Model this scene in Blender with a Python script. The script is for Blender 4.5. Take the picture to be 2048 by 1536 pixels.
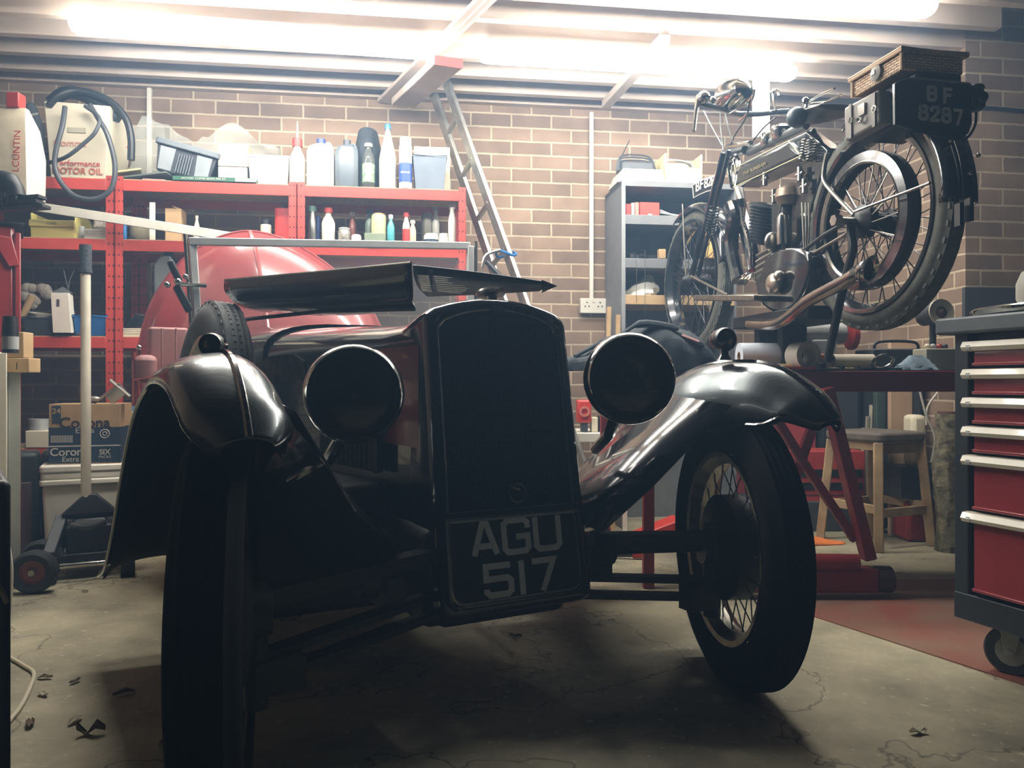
import bpy, bmesh, math, random
from mathutils import Vector, Matrix, Euler
random.seed(7)
for _o in list(bpy.data.objects): bpy.data.objects.remove(_o)
SC = bpy.context.scene
COL = SC.collection
R_ = math.radians
F = 1547.0      # focal length in pixels of the 2048 wide frame
H = 0.75        # eye height
# ---------------- camera ----------------
cd = bpy.data.cameras.new('camera'); cam = bpy.data.objects.new('camera', cd); COL.objects.link(cam)
cam.location = (0, 0, H); cam.rotation_euler = (R_(90), 0, 0)
cd.sensor_width = 36; cd.lens = 36 * F / 2048; cd.clip_start = 0.02
SC.camera = cam
# ---------------- world ----------------
w = bpy.data.worlds.new('night'); SC.world = w; w.use_nodes = True
bg = w.node_tree.nodes['Background']; bg.inputs[0].default_value = (0.03, 0.15, 0.52, 1); bg.inputs[1].default_value = 0.13
# ---------------- exposure ----------------
SC.view_settings.view_transform = 'Standard'; SC.view_settings.look = 'None'
SC.view_settings.exposure = 0.0; SC.view_settings.gamma = 1.0; SC.view_settings.use_curve_mapping = False
TUBE_POWER = 66.0
# thin blue volume added to lift the blacks and imitate lens glare
vo = w.node_tree.nodes.new('ShaderNodeVolumePrincipled'); w.node_tree.links.new(vo.outputs[0], w.node_tree.nodes['World Output'].inputs['Volume'])
vo.inputs['Color'].default_value = (.38, .64, 1., 1); vo.inputs['Density'].default_value = .035; vo.inputs['Anisotropy'].default_value = .3

def P(x, y, d): return Vector(((x - 1024) / F * d, d, H + (768 - y) / F * d))
def G(x, y):    # pixel on the floor
    return P(x, y, H * F / (y - 768))
# back wall frame
TH = R_(7.5); WU = Vector((math.cos(TH), math.sin(TH), 0)); WN = Vector((math.sin(TH), -math.cos(TH), 0)); W0 = Vector((0, 4.29, 0))
def WL(u, off, z): return W0 + WU * u + WN * off + Vector((0, 0, z))
def WP(x, y, off):
    rx = (x - 1024) / F
    return P(x, y, (-math.cos(TH) * 4.29 + off) / (math.sin(TH) * rx - math.cos(TH)))
def UOF(p): return (Vector(p) - W0).dot(WU)
def hexc(h):
    h = h.lstrip('#'); c = [int(h[i:i + 2], 16) / 255 for i in (0, 2, 4)]
    return tuple(((v + .055) / 1.055) ** 2.4 if v > .04045 else v / 12.92 for v in c)
# ---------------- materials ----------------
MC = {}
def mat(name, col, rough=.5, metal=0., var=.12, scale=14., bump=0., coat=0., emit=0., alpha=1., trans=0., col2=None, spec=None):
    if name in MC: return MC[name]
    m = bpy.data.materials.new(name); m.use_nodes = True; nt = m.node_tree; b = nt.nodes['Principled BSDF']
    c = hexc(col) if isinstance(col, str) else col
    tc = nt.nodes.new('ShaderNodeTexCoord'); no = nt.nodes.new('ShaderNodeTexNoise'); no.inputs['Scale'].default_value = scale; no.inputs['Detail'].default_value = 4
    nt.links.new(tc.outputs['Object'], no.inputs['Vector'])
    rp = nt.nodes.new('ShaderNodeValToRGB'); rp.color_ramp.elements[0].position = .3; rp.color_ramp.elements[1].position = .7
    c2 = (hexc(col2) if col2 else tuple(v * (1 - var) for v in c)); c1 = c if col2 else tuple(min(1, v * (1 + var * .5)) for v in c)
    rp.color_ramp.elements[0].color = (*c2, 1); rp.color_ramp.elements[1].color = (*c1, 1)
    nt.links.new(no.outputs['Fac'], rp.inputs['Fac']); nt.links.new(rp.outputs['Color'], b.inputs['Base Color'])
    b.inputs['Roughness'].default_value = rough; b.inputs['Metallic'].default_value = metal
    if coat: b.inputs['Coat Weight'].default_value = coat; b.inputs['Coat Roughness'].default_value = .06
    if bump:
        bp = nt.nodes.new('ShaderNodeBump'); bp.inputs['Strength'].default_value = bump; bp.inputs['Distance'].default_value = .01
        nt.links.new(no.outputs['Fac'], bp.inputs['Height']); nt.links.new(bp.outputs['Normal'], b.inputs['Normal'])
    if emit: b.inputs['Emission Color'].default_value = (*c, 1); b.inputs['Emission Strength'].default_value = emit
    if trans: b.inputs['Transmission Weight'].default_value = trans; b.inputs['IOR'].default_value = 1.3
    if alpha < 1: b.inputs['Alpha'].default_value = alpha
    if spec is not None: b.inputs['Specular IOR Level'].default_value = spec
    MC[name] = m; return m
BLK = mat('black gloss paint', '15171a', .16, coat=1., var=.3)
SATB = mat('satin black', '17191b', .5, var=.3)
RUB = mat('tyre rubber', '26282a', .75, var=.3, scale=30, bump=.2)
CHR = mat('chrome', 'c8c6be', .12, 1., var=.15)
NIK = mat('dull nickel', 'a8a49a', .32, 1., var=.3, scale=25)
ALU = mat('aluminium', 'b4b2aa', .42, .85, var=.2, scale=20)
GUN = mat('gunmetal', '5a5c5c', .35, .9, var=.3)
SRED = mat('shelf red enamel', 'b8443a', .35, var=.15, coat=.3)
RED = mat('red paint', 'b0342c', .4, var=.15)
DRED = mat('oxide red paint', '8a2626', .5, var=.25)
CRED = mat('car body red', '9c4444', .28, var=.12, coat=.8)
CREAM = mat('cream plastic', 'd8d0b6', .5, var=.06)
WHT = mat('white plastic', 'd2cfc2', .45, var=.05)
WOOD = mat('pale timber', 'c2a67c', .65, var=.3, scale=6, col2='a88c64')
PINE = mat('joist timber', 'c0b0a2', .7, scale=3, col2='a89888')
GREY = mat('grey enamel', '74767a', .5, var=.15)
LGREY = mat('light grey plastic', 'a2a4a2', .5, var=.12)
DGREY = mat('dark grey plastic', '3c4044', .5, var=.2)
BRN = mat('brown card', 'a98c66', .8, var=.15)
NAVY = mat('navy print', '1d3347', .55, var=.15)
YEL = mat('pale yellow plastic', 'd2c878', .5, var=.1)
BLU = mat('blue plastic', '1f5c94', .45, var=.1)
GLS = mat('clear glass', 'cfd2ca', .08, trans=.9, var=.02)
CLP = mat('cloudy plastic', 'd4d4cc', .35, alpha=.75, var=.1)
GOLD = mat('gold line', 'c8a860', .4, .3, var=.1)
DW = mat('plate white', 'b8b8b0', .5, var=.05)
LEAD = mat('navy cloth', '2c3338', .9, var=.35, scale=20, bump=.3)
INK = mat('black ink', '1c1c1e', .6)
RINK = mat('red ink', 'b8362e', .6)
STEEL = mat('brushed steel', '8e8e88', .35, .9, var=.25, scale=18)
def slotmat():
    m = SRED.copy(); m.name = 'slotted shelf red'; nt = m.node_tree; N = nt.nodes; L = nt.links; b = N['Principled BSDF']
    tc = N.new('ShaderNodeTexCoord'); s = N.new('ShaderNodeSeparateXYZ'); L.new(tc.outputs['Object'], s.inputs[0])
    z = N.new('ShaderNodeMath'); z.operation = 'PINGPONG'; z.inputs[1].default_value = .025; L.new(s.outputs['Z'], z.inputs[0])
    l = N.new('ShaderNodeMath'); l.operation = 'LESS_THAN'; l.inputs[1].default_value = .0045; L.new(z.outputs[0], l.inputs[0])
    x = N.new('ShaderNodeMath'); x.operation = 'PINGPONG'; x.inputs[1].default_value = .009; L.new(s.outputs['X'], x.inputs[0])
    l2 = N.new('ShaderNodeMath'); l2.operation = 'LESS_THAN'; l2.inputs[1].default_value = .0038; L.new(x.outputs[0], l2.inputs[0])
    p = N.new('ShaderNodeMath'); p.operation = 'MULTIPLY'; L.new(l.outputs[0], p.inputs[0]); L.new(l2.outputs[0], p.inputs[1])
    old = b.inputs['Base Color'].links[0].from_socket; mx = N.new('ShaderNodeMix'); mx.data_type = 'RGBA'; L.new(p.outputs[0], mx.inputs[0]); L.new(old, mx.inputs[6]); mx.inputs[7].default_value = (.09, .015, .012, 1); L.new(mx.outputs[2], b.inputs['Base Color']); return m
SLOT = slotmat()
# ---------------- mesh builder ----------------
def smooth(pts, n=6, closed=False):
    pts = [Vector(p) for p in pts]; N = len(pts); out = []
    rng = range(N if closed else N - 1)
    for i in rng:
        p0 = pts[(i - 1) % N] if closed or i > 0 else pts[i]
        p1 = pts[i]; p2 = pts[(i + 1) % N]
        p3 = pts[(i + 2) % N] if closed or i + 2 < N else p2
        for k in range(n):
            t = k / n
            out.append(.5 * ((2 * p1) + (p2 - p0) * t + (2 * p0 - 5 * p1 + 4 * p2 - p3) * t * t + (3 * p1 - p0 - 3 * p2 + p3) * t ** 3))
    if not closed: out.append(pts[-1])
    return out
def frame_z(axis):
    a = Vector(axis).normalized(); h = Vector((0, 0, 1)) if abs(a.z) < .9 else Vector((1, 0, 0))
    x = h.cross(a).normalized(); y = a.cross(x)
    return Matrix(((x.x, y.x, a.x), (x.y, y.y, a.y), (x.z, y.z, a.z)))
class MB:
    def __init__(s, T=None): s.b = bmesh.new(); s.T = T or Matrix.Identity(4)
    def v(s, p): return s.b.verts.new(s.T @ Vector(p))
    def f(s, vs):
        try: return s.b.faces.new(vs)
        except ValueError: return None
    def hull8(s, p):   # p: 4 bottom + 4 top
        v = [s.v(q) for q in p]
        for q in ((0, 3, 2, 1), (4, 5, 6, 7), (0, 1, 5, 4), (1, 2, 6, 5), (2, 3, 7, 6), (3, 0, 4, 7)): s.f([v[i] for i in q])
        return s
    def box(s, x0, x1, y0, y1, z0, z1):
        return s.hull8([(x0, y0, z0), (x1, y0, z0), (x1, y1, z0), (x0, y1, z0), (x0, y0, z1), (x1, y0, z1), (x1, y1, z1), (x0, y1, z1)])
    def boxc(s, c, sz, rot=(0, 0, 0)):
        m = Euler(rot).to_matrix(); c = Vector(c); a, b_, h = sz[0] / 2, sz[1] / 2, sz[2] / 2
        return s.hull8([c + m @ Vector(q) for q in ((-a, -b_, -h), (a, -b_, -h), (a, b_, -h), (-a, b_, -h), (-a, -b_, h), (a, -b_, h), (a, b_, h), (-a, b_, h))])
    def bar(s, p, q, wx, wy, up=(0, 0, 1)):   # rectangular bar
        p = Vector(p); q = Vector(q); a = (q - p).normalized(); u = Vector(up)
        x = a.cross(u)
        if x.length < 1e-4: x = a.cross(Vector((0, 1, 0)))
        x.normalize(); y = x.cross(a); x *= wx / 2; y *= wy / 2
        return s.hull8([p - x - y, p + x - y, p + x + y, p - x + y, q - x - y, q + x - y, q + x + y, q - x + y])
    def loft(s, rings, closed=True, caps=True):
        vr = [[s.v(p) for p in r] for r in rings]; n = len(rings[0])
        for a, b_ in zip(vr, vr[1:]):
            for i in range(n if closed else n - 1):
                j = (i + 1) % n; s.f([a[i], a[j], b_[j], b_[i]])
        if caps and closed: s.f(list(reversed(vr[0]))); s.f(vr[-1])
        return s
    def prism(s, pts, vec):
        vec = Vector(vec); return s.loft([[Vector(p) for p in pts], [Vector(p) + vec for p in pts]])
    def tube(s, pts, r, seg=8, closed=False, caps=True, flat=1.):
        pts = [Vector(p) for p in pts]; n = len(pts); rs = r if isinstance(r, (list, tuple)) else [r] * n
        rings = []; prev = None
        for i, p in enumerate(pts):
            if closed: t = pts[(i + 1) % n] - pts[i - 1]
            else: t = pts[min(i + 1, n - 1)] - pts[max(i - 1, 0)]
            if t.length < 1e-9: t = Vector((0, 0, 1))
            t.normalize()
            if prev is None:
                x = frame_z(t).col[0]
            else:
                x = prev - t * prev.dot(t)
                if x.length < 1e-6: x = frame_z(t).col[0]
            x = Vector(x).normalized(); prev = x; y = t.cross(x)
            rings.append([p + (x * math.cos(a) + y * math.sin(a) * flat) * rs[i] for a in [2 * math.pi * k / seg for k in range(seg)]])
        if closed: rings.append(rings[0])
        return s.loft(rings, True, caps and not closed)
    def cyl(s, p, q, r, r2=None, seg=20): return s.tube([p, q], [r, r if r2 is None else r2], seg)
    def lathe(s, prof, o=(0, 0, 0), axis=(0, 0, 1), seg=24, sq=1.):
        m = frame_z(axis); o = Vector(o); rings = []
        for r, z in prof: rings.append([o + m @ Vector((r * math.cos(a), r * math.sin(a) * sq, z)) for a in [2 * math.pi * k / seg for k in range(seg)]])
        return s.loft(rings, True, True)
    def ring(s, prof, o, axis, seg=48):    # closed profile spun round axis
        m = frame_z(axis); o = Vector(o); rings = []
        for k in range(seg):
            a = 2 * math.pi * k / seg; rings.append([o + m @ Vector((r * math.cos(a), r * math.sin(a), z)) for r, z in prof])
        rings.append(rings[0]); return s.loft(rings, True, False)
    def ball(s, c, r, sc=(1, 1, 1), seg=20):
        c = Vector(c); rings = []
        for i in range(1, 10):
            t = math.pi * i / 10; rings.append([c + Vector((math.sin(t) * math.cos(a) * r * sc[0], math.sin(t) * math.sin(a) * r * sc[1], -math.cos(t) * r * sc[2])) for a in [2 * math.pi * k / seg for k in range(seg)]])
        return s.loft(rings)
    def rbox(s, x0, x1, y0, y1, z0, z1, r=.02, seg=4):   # rounded in plan
        pts = []
        for cx, cy, a0 in ((x1 - r, y1 - r, 0), (x0 + r, y1 - r, 90), (x0 + r, y0 + r, 180), (x1 - r, y0 + r, 270)):
            for k in range(seg + 1):
                a = R_(a0 + 90 * k / seg); pts.append((cx + r * math.cos(a), cy + r * math.sin(a)))
        return s.loft([[Vector((x, y, z0)) for x, y in pts], [Vector((x, y, z1)) for x, y in pts]])
    def grid(s, rows):
        v = [[s.v(p) for p in r] for r in rows]
        for a, b_ in zip(v, v[1:]):
            for i in range(len(a) - 1): s.f([a[i], a[i + 1], b_[i + 1], b_[i]])
        return s
    def build(s, name, m, parent=None, world=False, base=None, bevel=0, sm=35, solid=0, sub=0):
        bmesh.ops.recalc_face_normals(s.b, faces=s.b.faces)
        if world and parent is not None: s.b.transform(WM[parent.name].inverted())
        me = bpy.data.meshes.new(name)
        if base is not None: s.b.transform(Matrix.Translation(-Vector(base)))
        s.b.to_mesh(me); s.b.free(); me.materials.append(m)
        if sm:
            for p in me.polygons: p.use_smooth = True
            me.set_sharp_from_angle(angle=R_(sm))
        o = bpy.data.objects.new(name, me); COL.objects.link(o)
        if base is not None: o.location = base
        if parent is not None: o.parent = parent; WM[o.name] = WM[parent.name]
        if sub: md = o.modifiers.new('s', 'SUBSURF'); md.levels = md.render_levels = sub
        if solid: md = o.modifiers.new('t', 'SOLIDIFY'); md.thickness = solid; md.offset = 0
        if bevel: md = o.modifiers.new('b', 'BEVEL'); md.width = bevel; md.segments = 2; md.limit_method = 'ANGLE'
        return o
WM = {}
def tag(o, label, cat, group=None, kind=None):
    o['label'] = label; o['category'] = cat
    if group: o['group'] = group
    if kind: o['kind'] = kind
    return o
def struct(o): o['kind'] = 'structure'; return o
def thing(name, label, cat, loc=(0, 0, 0), rz=0., group=None, M=None):
    o = bpy.data.objects.new(name, None); COL.objects.link(o); o.empty_display_size = .05
    mm = M if M is not None else Matrix.Translation(Vector(loc)) @ Matrix.Rotation(rz, 4, 'Z')
    o.matrix_basis = mm; WM[o.name] = mm.copy(); return tag(o, label, cat, group)
def txt(name, s, M, size, m, parent, ext=.0006, bold=0., xs=1.):
    c = bpy.data.curves.new('t', 'FONT'); c.body = s; c.size = size; c.align_x = 'CENTER'; c.align_y = 'CENTER'; c.extrude = ext; c.offset = bold
    t = bpy.data.objects.new('t', c); COL.objects.link(t); bpy.context.view_layer.update()
    me = bpy.data.meshes.new_from_object(t.evaluated_get(bpy.context.evaluated_depsgraph_get()))
    bpy.data.objects.remove(t); me.name = name
    me.transform(M @ Matrix.Diagonal((xs, 1, 1, 1)))
    me.materials.clear(); me.materials.append(m)
    o = bpy.data.objects.new(name, me); COL.objects.link(o); o.parent = parent; WM[o.name] = WM[parent.name]; return o
def face(o, x, z):   # matrix for text lying in a plane: origin o, text x axis, text up axis
    x = Vector(x).normalized(); z = Vector(z); z = (z - x * z.dot(x)).normalized(); n = x.cross(z)
    return Matrix(((x.x, z.x, n.x, o[0]), (x.y, z.y, n.y, o[1]), (x.z, z.z, n.z, o[2]), (0, 0, 0, 1)))
FW = lambda x, y, z: face((x, y, z), (1, 0, 0), (0, 0, 1))   # text facing local -y
# ================= structure =================
def brickmat():
    m = bpy.data.materials.new('brick wall'); m.use_nodes = True; nt = m.node_tree; N = nt.nodes; L = nt.links; b = N['Principled BSDF']
    tc = N.new('ShaderNodeTexCoord'); sx = N.new('ShaderNodeSeparateXYZ'); L.new(tc.outputs['Object'], sx.inputs[0])
    ad = N.new('ShaderNodeMath'); L.new(sx.outputs['X'], ad.inputs[0]); L.new(sx.outputs['Y'], ad.inputs[1])
    cb = N.new('ShaderNodeCombineXYZ'); L.new(ad.outputs[0], cb.inputs['X']); L.new(sx.outputs['Z'], cb.inputs['Y'])
    wn = N.new('ShaderNodeTexNoise'); wn.inputs['Scale'].default_value = 26; wn.inputs['Detail'].default_value = 3; L.new(tc.outputs['Object'], wn.inputs['Vector'])
    vm = N.new('ShaderNodeVectorMath'); vm.operation = 'SCALE'; vm.inputs['Scale'].default_value = .006; L.new(wn.outputs['Color'], vm.inputs[0])
    va = N.new('ShaderNodeVectorMath'); L.new(cb.outputs[0], va.inputs[0]); L.new(vm.outputs[0], va.inputs[1])
    br = N.new('ShaderNodeTexBrick'); L.new(va.outputs[0], br.inputs['Vector'])
    br.inputs['Scale'].default_value = 1; br.inputs['Brick Width'].default_value = .225; br.inputs['Row Height'].default_value = .075
    br.inputs['Mortar Size'].default_value = .0058; br.inputs['Mortar Smooth'].default_value = .25; br.inputs['Bias'].default_value = -.1
    br.inputs['Color1'].default_value = (*hexc('8c7562'), 1); br.inputs['Color2'].default_value = (*hexc('6c5a4b'), 1); br.inputs['Mortar'].default_value = (*hexc('ad9d86'), 1)
    n2 = N.new('ShaderNodeTexNoise'); n2.inputs['Scale'].default_value = 5; n2.inputs['Detail'].default_value = 8; L.new(tc.outputs['Object'], n2.inputs['Vector'])
    r = N.new('ShaderNodeMapRange'); r.inputs['From Min'].default_value = .3; r.inputs['From Max'].default_value = .7; r.inputs['To Min'].default_value = .78; r.inputs['To Max'].default_value = 1.18; L.new(n2.outputs['Fac'], r.inputs['Value'])
    mx = N.new('ShaderNodeMix'); mx.data_type = 'RGBA'; mx.blend_type = 'MULTIPLY'; mx.inputs[0].default_value = 1; L.new(br.outputs['Color'], mx.inputs[6]); L.new(r.outputs[0], mx.inputs[7])
    L.new(mx.outputs[2], b.inputs['Base Color']); b.inputs['Roughness'].default_value = .9
    bp = N.new('ShaderNodeBump'); bp.inputs['Strength'].default_value = .6; bp.inputs['Distance'].default_value = .008; bp.invert = True
    L.new(br.outputs['Fac'], bp.inputs['Height']); L.new(bp.outputs['Normal'], b.inputs['Normal']); return m
BRICK = brickmat()
def floormat():
    m = bpy.data.materials.new('stained concrete'); m.use_nodes = True; nt = m.node_tree; N = nt.nodes; L = nt.links; b = N['Principled BSDF']
    tc = N.new('ShaderNodeTexCoord')
    n1 = N.new('ShaderNodeTexNoise'); n1.inputs['Scale'].default_value = 2.2; n1.inputs['Detail'].default_value = 9; n1.inputs['Roughness'].default_value = .62; L.new(tc.outputs['Object'], n1.inputs['Vector'])
    rp = N.new('ShaderNodeValToRGB'); L.new(n1.outputs['Fac'], rp.inputs['Fac'])
    e = rp.color_ramp.elements; e[0].position = .3; e[0].color = (*hexc('6e6a5a'), 1); e[1].position = .68; e[1].color = (*hexc('c4bb9c'), 1)
    n2 = N.new('ShaderNodeTexNoise'); n2.inputs['Scale'].default_value = 38; n2.inputs['Detail'].default_value = 5; L.new(tc.outputs['Object'], n2.inputs['Vector'])
    rp2 = N.new('ShaderNodeValToRGB'); rp2.color_ramp.elements[0].position = .62; rp2.color_ramp.elements[0].color = (0, 0, 0, 1); rp2.color_ramp.elements[1].position = .72; rp2.color_ramp.elements[1].color = (.6, .6, .6, 1); L.new(n2.outputs['Fac'], rp2.inputs['Fac'])
    mx = N.new('ShaderNodeMix'); mx.data_type = 'RGBA'; L.new(rp2.outputs['Color'], mx.inputs[0]); L.new(rp.outputs['Color'], mx.inputs[6]); mx.inputs[7].default_value = (*hexc('d8d0b4'), 1)
    n4 = N.new('ShaderNodeTexNoise'); n4.inputs['Scale'].default_value = 1.3; n4.inputs['Detail'].default_value = 6; L.new(tc.outputs['Object'], n4.inputs['Vector'])
    sb = N.new('ShaderNodeMath'); sb.operation = 'SUBTRACT'; sb.inputs[1].default_value = .5; L.new(n4.outputs['Fac'], sb.inputs[0])
    ab = N.new('ShaderNodeMath'); ab.operation = 'ABSOLUTE'; L.new(sb.outputs[0], ab.inputs[0])
    cr = N.new('ShaderNodeValToRGB'); cr.color_ramp.elements[0].position = .0; cr.color_ramp.elements[0].color = (.25, .25, .25, 1); cr.color_ramp.elements[1].position = .0035; cr.color_ramp.elements[1].color = (1, 1, 1, 1); L.new(ab.outputs[0], cr.inputs['Fac'])
    m2 = N.new('ShaderNodeMix'); m2.data_type = 'RGBA'; m2.blend_type = 'MULTIPLY'; m2.inputs[0].default_value = .8; L.new(mx.outputs[2], m2.inputs[6]); L.new(cr.outputs['Color'], m2.inputs[7])
    L.new(m2.outputs[2], b.inputs['Base Color']); b.inputs['Roughness'].default_value = .62
    bp = N.new('ShaderNodeBump'); bp.inputs['Strength'].default_value = .35; bp.inputs['Distance'].default_value = .01; L.new(n2.outputs['Fac'], bp.inputs['Height']); L.new(bp.outputs['Normal'], b.inputs['Normal']); return m
CONC = floormat()
ZC = 2.29      # underside of wall plate and joists
URIGHT = 2.32  # return wall along the back wall
def wallpiece(name, a, b, z0, z1, t):   # a,b: (u,off) corners, slab thickened by vector t=(du,doff)
    m = MB(); q = [WL(a[0], a[1], z0), WL(b[0], b[1], z0), WL(b[0] + t[0], b[1] + t[1], z0), WL(a[0] + t[0], a[1] + t[1], z0)]
    m.hull8(q + [v + Vector((0, 0, z1 - z0)) for v in q])
    m.b.transform(Matrix.Rotation(-TH, 4, 'Z') @ Matrix.Translation(-W0))
    o = m.build(name, BRICK, sm=0); o.matrix_basis = Matrix.Translation(W0) @ Matrix.Rotation(TH, 4, 'Z'); return struct(o)
wallpiece('wall_back', (-2.9, 0), (URIGHT + .2, 0), 0, 2.75, (0, -.22))
wallpiece('wall_left', (-2.9, -.22), (-2.9, 4.6), 0, 2.75, (-.22, 0))
pcr = WP(1931, 500, 1.02); UP = UOF(pcr)
wallpiece('wall_right_return', (UP, 0), (UP, 1.02), 0, 2.75, (.22, 0))
wallpiece('wall_right', (UP + .22, 1.02), (UP + 1.2, 1.02), 0, 2.75, (0, -.2))
m = MB(); m.box(-5, 5, -1.2, 5.6, -.1, 0); struct(m.build('floor', CONC, sm=0))
m = MB(); q = [WL(-3.1, -.2, 2.52), WL(UP + 1.4, -.2, 2.52), WL(UP + 1.4, 4.6, 2.52), WL(-3.1, 4.6, 2.52)]
m.hull8(q + [v + Vector((0, 0, .03)) for v in q]); struct(m.build('ceiling', mat('ceiling board', '626a70', .8), sm=0))
m = MB(); q = [WL(-2.9, 0, ZC), WL(UP, 0, ZC), WL(UP, .045, ZC), WL(-2.9, .045, ZC)]
m.hull8(q + [v + Vector((0, 0, .05)) for v in q]); struct(m.build('trim_1', PINE, sm=0))
# joists parallel to the back wall
for i in range(16):
    off = .17 + .205 * i; end = UP if off < 1.0 else UP + (.02 if off < 1.5 else .9)
    m = MB(); o0 = WL(-2.88, off, ZC); m.box(0, end + 2.88, -.022, .022, 0, .17)
    o = m.build('ceiling_joist', PINE, sm=0, bevel=.002); o.matrix_basis = Matrix.Translation(o0) @ Matrix.Rotation(TH, 4, 'Z')
    struct(o)
# ---- fluorescent battens ----
DIFF = mat('lit diffuser', (1., .955, .87), .4, emit=TUBE_POWER, var=0)
def batten(pl, pr, zb, label):
    c = (pl + pr) / 2; ang = math.atan2(pr.y - pl.y, pr.x - pl.x); L = (pr - pl).length / 2
    t = thing('fluorescent_light', label, 'light', (c.x, c.y, zb), ang, None)
    m = MB(); m.box(-L + .03, L - .03, -.03, .03, .062, ZC - zb - .001); m.build('housing', WHT, t, bevel=.004)
    m = MB(); pts = []
    rings = []
    for x, k in ((-L, .3), (-L + .006, .7), (-L + .02, .92), (-L + .04, 1), (L - .04, 1), (L - .02, .92), (L - .006, .7), (L, .3)):
        rings.append([Vector((x, math.cos(a) * .055 * k, .035 + math.sin(a) * .035 * k)) for a in [2 * math.pi * q / 16 for q in range(16)]])
    m.loft(rings); m.build('diffuser', DIFF, t)
    return t
batten(P(140, 70, 3.17), P(866, 112, 3.43), 2.19, 'lit fluorescent batten on the left, above the red shelving')
batten(P(958, 120, 3.46), P(1590, 155, 3.68), 2.19, 'lit fluorescent batten above the handlebars of the raised motorcycle')
batten(P(1120, -20, 2.83), P(1866, 26, 3.04), 2.19, 'lit fluorescent batten nearest the camera at the top edge of the photo')
q0 = Vector((-1.46, 2.60, 0)); q1 = Vector((.02, 2.80, 0))  # unseen lamp added, continuing the nearest row, to brighten the lower left
batten(q0, q1, 2.19, 'unseen fluorescent batten added above the frame to light the lower left')
# ---- conduits and sockets ----
def strip(name, x, y0, y1, w, off, label, cat):
    a = WP(x, y0, off); z0 = WP(x, y1, off).z; t = min(a.z, ZC)
    m = MB(); m.box(-w / 2, w / 2, -.012, .012, z0 - z0, t - z0); o = m.build(name, WHT, sm=0, bevel=.003)
    o.matrix_basis = Matrix.Translation((a.x, a.y, z0)) @ Matrix.Rotation(TH, 4, 'Z'); return tag(o, label, cat)
strip('cable_trunking', 1182.5, 225, 598, .022, .013, 'white vertical cable trunking running down the brick wall to the double socket', 'trunking')
strip('cable_trunking', 299, 175, 650, .022, .013, 'white vertical cable trunking on the brick wall behind the red shelving', 'trunking')
def socket(x0, x1, y0, y1, label, n):
    a = WP((x0 + x1) / 2, (y0 + y1) / 2, .02); w = (WP(x1, y0, .02) - WP(x0, y0, .02)).length; h = WP(x0, y0, .02).z - WP(x0, y1, .02).z
    t = thing('wall_socket', label, 'socket', a, TH)
    m = MB(); m.box(-w / 2, w / 2, -.015, .02, -h / 2, h / 2); m.build('plate', WHT, t, bevel=.003)
    for i in range(n):
        cx = (i - (n - 1) / 2) * w / n
        m = MB()
        for dx, dz in ((0, .018), (-.011, -.004), (.011, -.004)): m.box(cx + dx - .003, cx + dx + .003, -.017, -.01, dz - .004, dz + .004)
        m.build('pin_holes', INK, t, sm=0)
    m = MB(); m.box(-.006, .006, -.019, -.01, h * .22, h * .38); m.build('switch', WHT, t, sm=0)
socket(1160, 1212, 597, 627, 'white double wall socket at the foot of the trunking on bare brick', 2)
socket(274, 303, 585, 619, 'white wall socket half hidden behind the red car tail', 1)
socket(1884, 1911, 545, 582, 'white socket box on the brick return beside the motorcycle rear tyre', 1)
# ---- beam and plank crossing the joists ----
a = P(950, 10, 3.16); b = P(765, 203, 4.2); a.z = b.z = ZC - .012
m = MB(); dv = (b - a).normalized(); m.bar(a - dv * .5, b - dv * .02, .07, .02); tag(m.build('roof_batten', PINE, base=a, bevel=.003), 'pale flat timber batten fixed under the joists carrying thin cables', 'timber')
m = MB()
for k in (-1, 1): m.tube(smooth([a - dv * .5 + Vector((.02 * k, 0, -.018)), a + dv * .1 + Vector((.012 * k, 0, -.02)), a + dv * .35 + Vector((-.01 * k, 0, -.022)), a + dv * .52 + Vector((.005 * k, 0, -.02))], 5), .0035, 6)
tag(m.build('light_cable', WHT, base=a), 'pair of thin white cables running along the roof batten', 'cable')
t = thing('scaffold_plank', 'timber plank with a red painted end, laid under the joists onto the ladder', 'plank', P(895, 130, 3.3))
a = P(895, 128, 3.3); b = P(800, 206, 4.05); a.z = 2.12; b.z = 2.26 
a = P(897, 124, 3.3); b = P(806, 206, 4.1)
dv = (b - a).normalized(); m = MB(); m.bar(a, b, .125, .038); m.build('board', PINE, t, world=True, bevel=.004)
m = MB(); m.bar(a - dv * .003, a + dv * .004, .126, .039); m.build('painted_end', RED, t, world=True)
b1 = P(1212, 222, 4.2); b1.z = ZC - .022; e1 = P(1330, 150, 3.4); e1.z = ZC - .022
m = MB(); m.bar(b1, e1, .05, .04); tag(m.build('roof_bearer', PINE, base=b1, bevel=.003), 'grey timber bearer running from the back wall under the joists above the tall conduit', 'timber')
m = MB(); m.boxc((0, 0, 0), (.085, .02, .3)); o = m.build('white_bracket', WHT, bevel=.003, sm=0); pb = P(1522, 190, 3.9); o.location = (pb.x, pb.y, ZC - .15); tag(o, 'white strip hanging below the right fluorescent batten behind the handlebars', 'bracket')
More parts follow.
